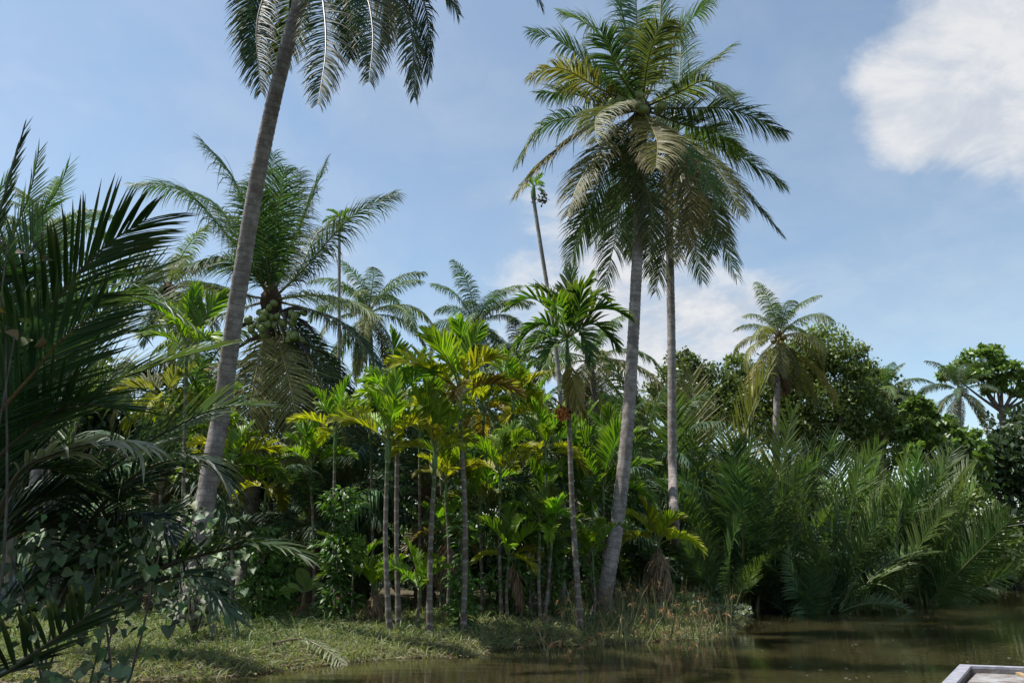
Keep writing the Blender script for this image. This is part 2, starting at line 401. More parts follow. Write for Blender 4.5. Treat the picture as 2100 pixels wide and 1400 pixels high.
nx, ny = len(gx), len(gy)
i = (np.arange(ny-1)[:, None]*nx+np.arange(nx-1)[None]).ravel()
gm = mesh('ground', np.stack([X.ravel(), Y.ravel(), Z], 1), np.stack([i, i+1, i+nx+1, i+nx], 1))
g = ob('ground', gm, M_SOIL); g['kind'] = 'structure'
wm = mesh('river', [[-1500, -400, 0], [1500, -400, 0], [1500, 1500, 0], [-1500, 1500, 0]], [[0, 1, 2, 3]])
w = ob('river', wm, M_WATER); w['kind'] = 'structure'
def gz(x, y): return float(ground_z(np.array([x]), np.array([y]))[0])
def on_ground(px, py):
    p = G(px, py, .2); p[2] = gz(p[0], p[1])
    return p

# ------------------------------------------------------------------ palm building blocks
def trunk_obj(root, C, r0, r1, mat, ring=.115, ledge=.022, flare=1.5, sides=14, name='trunk', lumps=0.):
    """tapered stem with raised leaf-scar ledges"""
    C = np.asarray(C); L = clen(C); m = max(12, int(L/ring*2))
    C = spline(C, m); s = np.linspace(0, 1, m)
    r = r0+(r1-r0)*s
    r = r*(1+(flare-1)*np.exp(-s*L/.45))
    r = r*(1+ledge*np.where(np.arange(m) % 2 == 0, 1, -1)*(1+.5*RNG.normal(0, 1, m)))
    rr = r[:, None]*(1+lumps*RNG.normal(0, 1, (m, sides))+.012*RNG.normal(0, 1, (m, sides)))
    V, Q, si = tube(C, rr, sides)
    me = mesh(name, V-np.array(root.location), Q, attrs={'along': s[si]*L, 'frac': s[si]})
    return ob(name, me, mat, root)

def jit(c, k=.12):
    f = 1+RNG.normal(0, k); return tuple(max(.004, x*f*(1+RNG.normal(0, k*.35))) for x in c)
STALKC = {'coco': (.16, .15, .05), 'coco_far': (.14, .14, .05), 'areca': (.14, .18, .04), 'nipa': (.11, .13, .05), 'oil': (.10, .11, .04)}
def frond_from(root, C, kind, color, mat, stalkc=None, name='frond', **kw):
    (V, Q, A), (sv, sq, sa) = frond_geom(C, kind, **kw)
    o0 = np.array(root.location)
    f = ob(name, mesh(name, V-o0, Q, attrs=A), mat, root, color=jit(color))
    ob('stalk', mesh('stalk', sv-o0, sq, attrs=sa), M_STALK, f, color=stalkc or STALKC[kind])
    return f
def hero(root, crown, depth, length, pts, s, kind, color, mat, n=22, **kw):
    """one frond through picture points; its depth follows from its real length"""
    pm = math.cos(PITCH)*FPX/depth
    p2 = [crown]+pts
    run = sum(math.hypot(b[0]-a[0], b[1]-a[1]) for a, b in zip(p2, p2[1:]))/pm
    dep = s*math.sqrt(max(length**2-run**2, .2))
    acc = [0]
    for a, b in zip(p2, p2[1:]): acc.append(acc[-1]+math.hypot(b[0]-a[0], b[1]-a[1]))
    W = [P(x, y, depth+dep*(a/acc[-1])**.85) for (x, y), a in zip(p2, acc)]
    C = spline(W, n)
    if 'side' not in kw:
        ch = C[-1]-C[0]; Lc = np.linalg.norm(ch); h = ch*np.array((1, 1, 0))/Lc
        hang = max(0., -ch[2]/Lc-.2)
        h = h+np.array((0, (1 if s > .25 else -1)*.9*hang, 0))
        if np.linalg.norm(h) < .15: h = np.array((0., -1, 0))
        kw['side'] = nrm(np.cross(h, UP))
    return frond_from(root, C, kind, color, mat, **kw)

def arc(L, e0, e1, n=18, pw=1.3, side=0.):
    """frond curve in local frame: grows along +X, elevation e0 -> e1 degrees"""
    s = np.linspace(0, 1, n); e = np.radians(e0+(e1-e0)*s**pw); a = np.radians(side)*s**1.5
    d = np.stack([np.cos(e)*np.cos(a), np.cos(e)*np.sin(a), np.sin(e)], 1)
    return np.vstack([[0, 0, 0], np.cumsum((d[:-1]+d[1:])/2*L/(n-1), axis=0)])
LIB = {}
def lib(key, kind, e0, e1, LEN, mat, **kw):
    rng = np.random.default_rng(abs(hash(key)) % 1000 if False else sum(map(ord, key)))
    C = arc(LEN, e0, e1, side=rng.normal(0, 10))
    (V, Q, A), (sv, sq, sa) = frond_geom(C, kind, side=np.array((0., -1, 0)), rng=rng, roll=(0, rng.normal(0, 18)), **kw)
    a = mesh(key, V, Q, attrs=A); b = mesh(key+'_stalk', sv, sq, attrs=sa)
    a.materials.append(mat); b.materials.append(M_STALK)
    LIB.setdefault(key.split('|')[0], []).append((e0, a, b))
for q in range(2):
    for e0, e1 in ((80, 40), (62, 5), (42, -25), (22, -45), (0, -62), (-25, -75), (-50, -84)):
        lib(f'coco|{e0}{q}', 'coco', e0, e1-8*q, 4.3, M_COCO)
        lib(f'far|{e0}{q}', 'coco_far', e0, max(e1-22-14*q, -88), 4.3, M_COCO)
        lib(f'oil|{e0}{q}', 'oil', e0, e1-14, 3.6, M_COCO)
    for e0, e1 in ((84, 66), (72, 42), (60, 18), (45, -8), (28, -38)):
        lib(f'areca|{e0}{q}', 'areca', e0, e1-10*q, 1.25, M_ARECA)
        lib(f'arecaL|{e0}{q}', 'areca', e0, e1-14*q, 1.8, M_ARECA, n=30, L=.6)
    for e0, e1 in ((86, 76), (77, 60), (67, 40), (56, 14), (40, -18)):
        lib(f'nipa|{e0}{q}', 'nipa', e0, e1-8*q, 5.2, M_NIPA)
    lib(f'dead|{q}', 'areca', -55, -88, 1.0, M_DEAD, W=.04, droop=1.2, v=(-20, -20), jit=.3)
    lib(f'deadcoco|{q}', 'coco', -40, -88, 3.4, M_DEAD, W=.035, droop=1.4, v=(-25, -25), jit=.3, gap=6)
def put(root, fam, pos, az, el, color, scale=1., roll=0., name='frond', stalkc=None):
    c = LIB[fam]; best = min(abs(e[0]-el) for e in c)
    e0, a, b = random.choice([e for e in c if abs(e[0]-el) < best+1])
    f = ob(name, a, None, root, loc=pos, color=jit(color), rot=(R(roll), R(-(el-e0)), az), scale=scale)
    ob('stalk', b, None, f, color=stalkc or STALKC.get(fam, (.12, .12, .05)) if fam in STALKC or stalkc else (.13, .14, .05))
    return f
def crown(root, fam, top, n, els, cols, scale=1., az0=None, sj=.12, azr=None):
    """ring of fronds from the newest (steep) to the oldest (hanging)"""
    az = random.random()*6.28 if az0 is None else az0
    p = np.array(top)-np.array(root.location)
    for i in range(n):
        t = i/max(n-1, 1)
        el = np.interp(t, np.linspace(0, 1, len(els)), els)+random.gauss(0, 6)
        a = az+i*2.39996+random.gauss(0, .15)
        if azr: a = azr[0]+(azr[1]-azr[0])*random.random()
        c = cols[min(int(t*len(cols)), len(cols)-1)]
        put(root, fam, p+np.array((math.cos(a)*.05, math.sin(a)*.05, -.25*t*scale)), a, el, c, scale*(1+random.gauss(0, sj)))

def ball(rx, rz, nu=10, nv=7):
    u = np.linspace(0, 2*np.pi, nu, endpoint=False); v = np.linspace(-np.pi/2*.98, np.pi/2*.98, nv)
    V = np.stack([rx*np.cos(v)[:, None]*np.cos(u)*(1+.05*np.cos(3*u)), rx*np.cos(v)[:, None]*np.sin(u)*(1+.05*np.cos(3*u)),
                  np.broadcast_to(rz*np.sin(v)[:, None], (nv, nu))], -1).reshape(-1, 3)
    i = np.arange(nv-1)[:, None]*nu; j = np.arange(nu)[None]; j2 = (j+1) % nu
    return V, np.stack([i+j, i+j2, i+nu+j2, i+nu+j], -1).reshape(-1, 4)
_nut = mesh('coconut', *ball(.12, .15)); _nut.materials.append(M_NUT)
_nuty = mesh('coconut_yellow', *ball(.12, .15)); _nuty.materials.append(M_NUTY)
def nuts(root, centre, n, spread=.2, me=None, drop=.25, scale=1.):
    o0 = np.array(root.location); pts = []
    tries = 0
    while len(pts) < n and tries < 900:
        tries += 1
        q = np.array(centre)+RNG.normal(0, 1, 3)*np.array((spread, spread, drop))*.6
        if all(np.linalg.norm(q-p) > .19*scale for p in pts): pts.append(q)
    for q in pts:
        ob('coconut', me or _nut, None, root, loc=q-o0, rot=(random.gauss(0, .5), random.gauss(0, .5), random.random()*6), scale=scale*(.85+.3*random.random()))
def fibre(root, top, r=.2, h=.55):
    """shaggy leaf-base boss under the crown"""
    s = np.linspace(0, 1, 9); C = np.array(top)+np.outer(s-.6, (0, 0, h*1.5))
    rr = r*np.interp(s, [0, .35, .7, 1], [.75, 1.05, 1.0, .35])[:, None]*(1+.14*RNG.normal(0, 1, (9, 12)))
    V, Q, _ = tube(C, rr, 12)
    return ob('leaf_base_fibre', mesh('leaf_base_fibre', V-np.array(root.location), Q), M_FIBRE, root)

GREEN = (.042, .085, .030); DARK = (.030, .062, .028); TEAL = (.042, .085, .040); OLIVE = (.098, .102, .036); BROWN = (.10, .082, .036); MID = (.06, .10, .03)
GREY = (.080, .110, .048)

# ------------------------------------------------------------------ coconut palms
def coco_root(base, label): return thing('coconut_palm', label, 'palm tree', base, 'coconut palms')

# A: the tall leaning palm on the left, crown above the frame
DA = 14.3
bA = on_ground(388, 1292); rA = coco_root(bA, 'tall thick leaning coconut palm at left, its crown cut off by the top edge')
trunk_obj(rA, [bA-[0, 0, .15], P(405, 1150, DA), P(432, 960, DA), P(455, 840, DA), P(483, 640, DA-.5), P(533, 340, DA-1.2), P(590, 90, DA-1.8), P(640, -70, DA-2.2)], .185, .125, M_CTRUNK, flare=1.55)
cA = (645, -85); ADK = (.020, .040, .020); AGR = (.045, .055, .032)
for pts, s, c, kw in [
    ([(575, -60), (528, 40), (535, 190)], -.4, ADK, {}), ([(560, -80), (515, 0), (512, 120)], .5, ADK, {}), ([(600, -20), (590, 60), (560, 150)], .8, AGR, {}),
    ([(662, 0), (668, 100), (652, 214)], -.9, ADK, dict(v=(8, 8))), ([(738, -30), (764, 60), (757, 168)], -.8, ADK, dict(v=(8, 8))),
    ([(700, -30), (720, 40), (720, 120)], .8, ADK, {}), ([(770, -70), (838, 40), (850, 200)], -.1, AGR, dict(v=(-10, -10), broken=.2)),
    ([(790, -95), (868, 0), (882, 160)], .4, ADK, dict(v=(-15, -10))), ([(800, -130), (890, -70), (940, 30)], .7, ADK, {}),
    ([(840, -220), (1030, -130), (1112, 14)], -.3, ADK, {}), ([(760, -60), (800, 20), (790, 90)], .6, BROWN, {}),
    ([(680, -250), (720, -430), (760, -560)], .2, ADK, {}), ([(600, -230), (520, -380), (420, -460)], .1, ADK, {}), ([(560, -160), (430, -230), (330, -220)], .4, ADK, {}),
    ([(760, -200), (900, -330), (1050, -330)], .2, ADK, {})]:
    hero(rA, cA, DA-2.2, 3.4, pts, s, 'coco', c, M_COCO, L=.72, W=.032, stalkc=(.07, .065, .035), **kw)
fibre(rA, P(*cA, DA-2.2), .24, .6); nuts(rA, P(650, -55, DA-.1), 6)

# B: the tall palm right of centre
DB = 16.6
bB = on_ground(1226, 1268); rB = coco_root(bB, 'tall coconut palm with swollen foot leaning at the water edge, right of centre')
trunk_obj(rB, [bB-[0, 0, .2], P(1244, 1195, DB), P(1263, 1090, DB), P(1283, 920, DB), P(1297, 720, DB+.1), P(1309, 480, DB+.2), P(1318, 260, DB+.3)], .155, .115, M_CTRUNK, flare=2.3)
cB = (1316, 222); DBt = DB+.3
for pts, s, c in [
    ([(1240, 165), (1160, 92), (1085, 62)], .3, DARK), ([(1265, 130), (1215, 58), (1148, 25)], .5, MID), ([(1292, 110), (1275, 20), (1240, -50)], .4, TEAL),
    ([(1308, 110), (1305, 10), (1300, -70)], -.4, TEAL), ([(1345, 110), (1355, 10), (1352, -70)], .5, DARK), ([(1360, 130), (1410, 50), (1470, -8)], -.2, TEAL),
    ([(1385, 180), (1440, 140), (1503, 92)], .8, DARK), ([(1330, 120), (1352, 60), (1372, 40)], -.7, GREY), ([(1270, 150), (1245, 90), (1230, 60)], -.5, TEAL), ([(1230, 182), (1150, 140), (1090, 152)], -.4, OLIVE), ([(1240, 212), (1160, 190), (1106, 192)], .5, DARK),
    ([(1220, 235), (1120, 255), (1062, 332)], -.2, DARK), ([(1225, 252), (1130, 318), (1057, 400)], -.5, OLIVE), ([(1250, 285), (1190, 370), (1163, 442)], -.7, OLIVE),
    ([(1258, 300), (1200, 440), (1165, 548)], .3, MID), ([(1285, 320), (1265, 470), (1240, 585)], -.2, (.062, .078, .032)), ([(1255, 310), (1215, 420), (1190, 500)], .7, DARK),
    ([(1330, 248), (1348, 290), (1345, 345)], -1., (.125, .11, .04)), ([(1268, 215), (1225, 238), (1222, 290)], -.9, (.11, .115, .045)), ([(1390, 190), (1450, 165), (1498, 205)], -.7, GREY),
    ([(1400, 222), (1500, 225), (1612, 272)], -.2, DARK), ([(1400, 255), (1465, 268), (1515, 312)], .4, MID), ([(1290, 330), (1300, 420), (1290, 520)], .5, MID), ([(1310, 330), (1335, 420), (1330, 510)], -.3, (.065, .078, .034)),
    ([(1390, 330), (1420, 410), (1400, 500)], -.6, BROWN), ([(1370, 280), (1430, 340), (1475, 420)], -.7, MID), ([(1240, 160), (1180, 150), (1140, 200)], .9, TEAL)]:
    hero(rB, cB, DBt, 3.5, pts, s, 'coco', c, M_COCO, gap=2, L=.92)
fibre(rB, P(*cB, DBt), .2, .5); nuts(rB, P(1300, 222, DBt-.35), 7, .3); nuts(rB, P(1340, 236, DBt-.3), 4, .25)

# C: its partner behind
DC = 20.
bC = on_ground(1388, 1202); rC = coco_root(bC, 'straight coconut palm with dark patches on its trunk, just right of its swollen-footed neighbour')
trunk_obj(rC, [bC-[0, 0, .2], P(1384, 1100, DC), P(1379, 950, DC), P(1377, 700, DC), P(1373, 480, DC), P(1370, 290, DC)], .135, .105, M_CTRUNK, flare=1.35)
cC = (1374, 280)
for pts, s, c in [
    ([(1440, 288), (1520, 322), (1608, 380)], -.1, DARK), ([(1440, 305), (1530, 398), (1602, 478)], 0, DARK), ([(1420, 300), (1480, 360), (1520, 442)], -.7, OLIVE),
    ([(1415, 345), (1470, 470), (1510, 568)], .2, MID), ([(1402, 355), (1420, 470), (1440, 575)], -.4, GREY), ([(1380, 360), (1370, 480), (1345, 598)], -.3, (.06, .078, .032)),
    ([(1362, 340), (1342, 460), (1330, 560)], .5, DARK), ([(1392, 340), (1404, 430), (1396, 530)], -.8, BROWN), ([(1405, 310), (1450, 400), (1490, 505)], -.5, (.075, .09, .036)),
    ([(1340, 330), (1310, 430), (1298, 530)], .3, DARK), ([(1390, 200), (1395, 120), (1400, 60)], .4, DARK), ([(1430, 240), (1480, 205), (1512, 195)], .6, DARK),
    ([(1320, 330), (1260, 420), (1215, 500)], .4, DARK), ([(1430, 280), (1480, 285), (1520, 320)], .8, MID), ([(1420, 330), (1455, 420), (1462, 520)], .5, DARK), ([(1340, 300), (1290, 340), (1250, 420)], .7, DARK)]:
    hero(rC, cC, DC, 4.0, pts, s, 'coco', c, M_COCO, gap=2, L=1.0)
fibre(rC, P(*cC, DC), .2, .5); nuts(rC, P(1372, 292, DC-.4), 5, .3)

# D: the nut-laden palm behind the leaning trunk
DD = 20.5
bD = P(500, 1200, DD); bD[2] = gz(bD[0], bD[1]); rD = coco_root(bD, 'coconut palm laden with green nuts, half hidden behind the leaning trunk')
trunk_obj(rD, [bD-[0, 0, .2], P(508, 1100, DD), P(528, 950, DD), P(545, 800, DD), P(556, 630, DD)], .2, .17, M_CTRUNK, flare=1.3)
cD = (557, 615)
for pts, s, c in [
    ([(480, 500), (380, 395), (272, 378)], -.2, TEAL), ([(500, 510), (450, 425), (372, 385)], .5, TEAL), ([(530, 500), (480, 370), (415, 288)], .2, TEAL), ([(550, 480), (558, 390), (560, 312)], .3, GREEN),
    ([(562, 480), (575, 400), (583, 348)], -.6, TEAL), ([(580, 490), (600, 410), (613, 350)], .6, TEAL), ([(597, 510), (637, 410), (668, 333)], .2, DARK), ([(625, 550), (720, 445), (812, 395)], -.1, DARK),
    ([(640, 605), (710, 615), (775, 648)], -.5, GREY), ([(650, 640), (720, 680), (795, 778)], -.3, DARK), ([(572, 680), (600, 800), (620, 965)], -.5, (.10, .11, .045)), ([(615, 680), (690, 780), (745, 880)], .3, DARK),
    ([(640, 700), (690, 800), (715, 900)], .6, DARK), ([(540, 700), (500, 850), (482, 1010)], -.4, OLIVE), ([(470, 600), (400, 590), (335, 650)], .2, GREY), ([(470, 640), (400, 670), (375, 770)], -.4, GREY),
    ([(520, 510), (490, 460), (440, 425)], .8, GREEN), ([(560, 760), (545, 900), (540, 1020)], .4, DARK), ([(610, 560), (650, 480), (700, 450)], .8, DARK), ([(520, 560), (450, 530), (385, 545)], -.6, TEAL), ([(545, 520), (530, 440), (520, 380)], -.6, TEAL), ([(600, 720), (655, 850), (700, 1010)], -.3, (.06, .075, .035))]:
    hero(rD, cD, DD, 4.9, pts, s, 'coco', c, M_COCO, L=1.2, W=.038, v=(10, 8), droop=.7, a=(74, 30))
for pts, deps, c in (([(560, 650), (568, 690), (582, 740), (602, 825), (622, 975)], (0, -.4, -1.0, -1.6, -1.9), (.17, .17, .065)), ([(550, 655), (538, 705), (520, 790), (500, 900), (482, 1020)], (0, -.8, -1.3, -1.6, -1.7), (.14, .135, .045)),
                     ([(575, 640), (610, 690), (650, 770), (700, 880), (725, 1000)], (0, -.5, -.9, -1.2, -1.3), (.06, .075, .04)), ([(565, 640), (585, 700), (600, 800), (640, 920), (670, 1050)], (0, -.5, -.8, -1.0, -1.1), (.05, .065, .035))):
    frond_from(rD, spline([P(x, y, DD+d) for (x, y), d in zip(pts, deps)], 22), 'coco', c, M_COCO, stalkc=(.26, .21, .06), L=1.25, W=.038, side=np.array((1., .15, 0)), v=(-6, 0), a=(66, 26), droop=.35)
fibre(rD, P(*cD, DD), .28, .7)
for px, py, n in ((540, 648, 9), (562, 640, 5), (602, 652, 7), (600, 690, 6), (520, 672, 5), (545, 665, 5)):
    nuts(rD, P(px, py, DD-.8), n, .22, drop=.25, scale=.78)
for px, py, qx, qy in ((545, 690, 480, 720), (525, 660, 470, 690), (600, 650, 650, 690), (590, 690, 640, 735), (570, 640, 635, 640), (590, 640, 585, 660)):
    C = spline([P(px, py, DD-.5), P((px+qx)/2, (py+qy)/2-8, DD-.75), P(qx, qy, DD-.9)], 9)
    V, Q, si = tube(C, .06*np.sin(np.linspace(.15, 3.05, 9)), 7)
    ob('spathe', mesh('spathe', V-np.array(rD.location), Q), M_SPATHE, rD)
for px, dx in ((645, 5),):
    C = spline([P(605, 690, DD-.2), P(px, 850, DD-.5), P(px+dx, 1040, DD-.5)], 18)
    frond_from(rD, C, 'coco', (.10, .07, .05), M_DEAD, stalkc=(.1, .07, .05), name='dry_frond', droop=1.6, v=(-30, -30), L=.6, W=.03, jit=.3)

def far_coco(label, crown_px, base_px, depth, scale, n, els, cols, r=.15, nn=5, fam='far', lean=None, nut=None):
    base = P(base_px[0], base_px[1], depth); base[2] = gz(base[0], base[1])
    top = P(*crown_px, depth)
    root = coco_root(base, label)
    mid = (base+top)/2+np.array((.25, 0, 0))*(lean or random.choice((-1, 1)))
    trunk_obj(root, [base-[0, 0, .2], mid, top], r, r*.8, M_CTRUNK, flare=1.3, sides=10)
    crown(root, fam, top, n, els, cols, scale)
    fibre(root, top, .22, .5)
    if nn: nuts(root, top+np.array((0, -.35, -.3)), nn, .3, me=nut)
    return root, top
far_coco('blue-green coconut palm in the background with yellowing skirt, right of the nut-laden palm', (756, 640), (760, 1150), 34, .72, 24, (82, 60, 30, 0, -45, -65), [GREEN, MID, OLIVE], nn=6)
far_coco('dark coconut palm with stiff upright fronds behind the yellow-green areca palms', (975, 665), (985, 1150), 36, .72, 20, (82, 62, 40, 10, -30), [TEAL, TEAL, DARK], nn=3)
far_coco('coconut palm with drooping olive fronds behind the fruiting areca palm', (1212, 735), (1215, 1150), 32, .85, 20, (70, 40, 5, -30, -60), [GREEN, OLIVE, OLIVE], nn=0)
far_coco('coconut palm between the dark left fronds and the leaning trunk', (345, 595), (340, 1180), 25, .62, 20, (80, 55, 25, -5, -40), [GREY, TEAL, DARK], nn=2)
far_coco('distant coconut palm dim in the haze far left above the dark fronds', (85, 480), (60, 1150), 21, .5, 18, (85, 65, 45, 10, -25), [MID, GREEN, DARK], nn=0)
r_, t_ = far_coco('shaggy red-brown trunked coconut palm with yellow hanging fronds before the broadleaf tree', (1598, 690), (1600, 1130), 38, .72, 24, (85, 60, 35, 0, -50, -66), [MID, OLIVE, OLIVE], r=.19, nn=4, nut=_nuty)
for a in (-2.2, -1.2, -.4, 3.6): put(r_, 'deadcoco', t_-np.array(r_.location)-np.array((0, 0, .5)), a, -70, (.13, .07, .05), .75, name='dry_frond', stalkc=(.12, .07, .05))
for a in (-2.75, -.45): put(r_, 'far', t_-np.array(r_.location)-np.array((0, 0, .3)), a, -38, (.18, .16, .05), .95)
far_coco('small distant coconut palm below the umbrella-crowned tree at far right', (1968, 800), (1975, 1130), 52, .66, 20, (84, 62, 38, 12, -30, -60), [DARK, DARK, OLIVE], nn=0)
far_coco('half-hidden coconut palm between the two rightmost yellow-green arecas and the far olive crown', (1060, 735), (1070, 1150), 36, .75, 16, (60, 30, 0, -35), [DARK, GREEN, OLIVE], nn=0)
far_coco('pale drooping coconut palm low in the gap left of the leaning trunk', (420, 760), (425, 1180), 24, .7, 16, (70, 40, 5, -30, -60), [MID, OLIVE, OLIVE], nn=0)
far_coco('small far palm head poking out of the broadleaf trees at right', (1812, 810), (1815, 1130), 44, .6, 14, (84, 62, 38, 12, -20), [GREEN, MID], nn=0)

# ------------------------------------------------------------------ areca palms
YG = (.125, .20, .017); YEL = (.215, .215, .02); LG = (.082, .155, .018); DG = (.040, .085, .018); GOLD = (.21, .15, .03)
def areca(label, crown_px, base_px, depth=None, scale=1., n=8, els=(82, 66, 50, 32), cols=(LG, YG, YEL), r=.075, fam='areca', shaft=.55, mat=None, dead=0, bend=0, group='areca palms', az0=None):
    if depth is None: base = on_ground(*base_px); depth = base[1]
    else: base = P(*base_px, depth); base[2] = gz(base[0], base[1])
    top = P(*crown_px, depth)
    root = thing('areca_palm', label, 'palm tree', base, group)
    sb = top-np.array((0, 0, shaft))
    mid = (base+sb)/2+np.array((bend, 0, 0))
    trunk_obj(root, [base-[0, 0, .15], mid, sb+[0, 0, .03]], r, r*.72, mat or M_ATRUNK, ring=.21, ledge=.02, flare=1.35, sides=10)
    s = np.linspace(0, 1, 9); C = sb+(top-sb)*s[:, None]
    V, Q, _ = tube(C, r*np.interp(s, [0, .15, .6, 1], [.76, 1.05, .8, .4]), 10)
    ob('crownshaft', mesh('crownshaft', V-base, Q), M_SHAFT, root)
    crown(root, fam, top-[0, 0, .06], n+2 if n else 0, els, cols, scale*.7, az0=az0)
    for q in range(dead):
        put(root, 'dead', sb-base+[0, 0, .1], random.random()*6.28, -58, (.17, .12, .08), random.uniform(.8, 1.1)*scale, name='dry_frond', stalkc=(.13, .09, .06))
    return root, top, sb
# the fruiting one
rM, tM, sM = areca('slender areca palm bearing orange nut clusters, tall dark crown left of centre-right coconut', (1163, 690), (1190, 1238), 15.2, 1., 0, r=.060, shaft=1.0, bend=-.04)
cM = (1163, 692); DM = 15.2
for pts, s, c in [([(1130, 640), (1090, 612), (1046, 628)], -.1, DG), ([(1120, 665), (1085, 680), (1060, 712)], -.3, DG), ([(1130, 690), (1100, 705), (1085, 725)], -.6, DG), ([(1175, 620), (1200, 590), (1210, 572)], -.3, DG),
                  ([(1165, 620), (1170, 580), (1172, 558)], .3, DG), ([(1215, 640), (1255, 635), (1285, 648)], -.2, DG), ([(1210, 665), (1240, 680), (1262, 705)], .4, DG), ([(1150, 650), (1140, 625), (1148, 648)], -.9, LG),
                  ([(1185, 640), (1190, 610), (1180, 600)], -.9, DG), ([(1145, 630), (1120, 600), (1105, 592)], .6, DG), ([(1190, 680), (1205, 710), (1210, 740)], -.7, DG), ([(1155, 700), (1130, 715), (1120, 745)], -.7, DG), ([(1172, 760), (1180, 800), (1195, 835)], -.5, GOLD), ([(1205, 625), (1225, 605), (1240, 610)], .6, DG)]:
    hero(rM, cM if s != -.5 else (1166, 770), DM, 1.5, pts, s, 'areca', c, M_ARECA, n=20, L=.46, droop=.3) if s != -.5 else hero(rM, (1168, 730), DM, 1.3, pts, s, 'areca', c, M_ARECA, v=(-10, -20), droop=1.)
def betel(root, centre, n, mat, spread=.16):
    b0 = ball(.026, .034, 7, 5); parts = []
    for _ in range(n):
        q = np.array(centre)+RNG.normal(0, 1, 3)*np.array((spread, spread, spread*.6))*.6-np.array(root.location)
        parts.append((b0[0]*(.8+.4*RNG.random())+q, b0[1]))
    for _ in range(8):
        q = np.array(centre)+RNG.normal(0, 1, 3)*spread*.7
        V, Q, _i = tube(spline([np.array(centre)+[0, .05, .12], (np.array(centre)+q)/2+[0, 0, .05], q], 6), .007, 4)
        parts.append((V-np.array(root.location), Q))
    V, Q, _a = join(parts)
    ob('nut_cluster', mesh('nut_cluster', V, Q), mat, root)
betel(rM, P(1150, 842, DM-.1), 46, M_BETEL, .13); betel(rM, P(1158, 855, DM-.15), 24, M_BETEL, .1); betel(rM, P(1185, 833, DM-.1), 60, M_BETELD, .17); betel(rM, P(1192, 826, DM-.1), 22, M_BETEL, .15)
# two thin far arecas rising above everything
rK, tK, sK = areca('very tall thin pale areca palm behind the paired coconut palms, small tuft on top', (1094, 378), (1152, 1120), 21, .42, 7, els=(70, 50, 20, 0), cols=(LG, YG), r=.075, mat=M_WTRUNK, shaft=.5, bend=.35)
betel(rK, P(1112, 410, 20.9), 40, M_BETELD, .2)
areca('very thin far areca palm rising past the right fronds of the nut-laden palm', (698, 445), (700, 1120), 25, .55, 8, els=(75, 55, 25, 0), cols=(LG, LG), r=.07, mat=M_WTRUNK, shaft=.6)
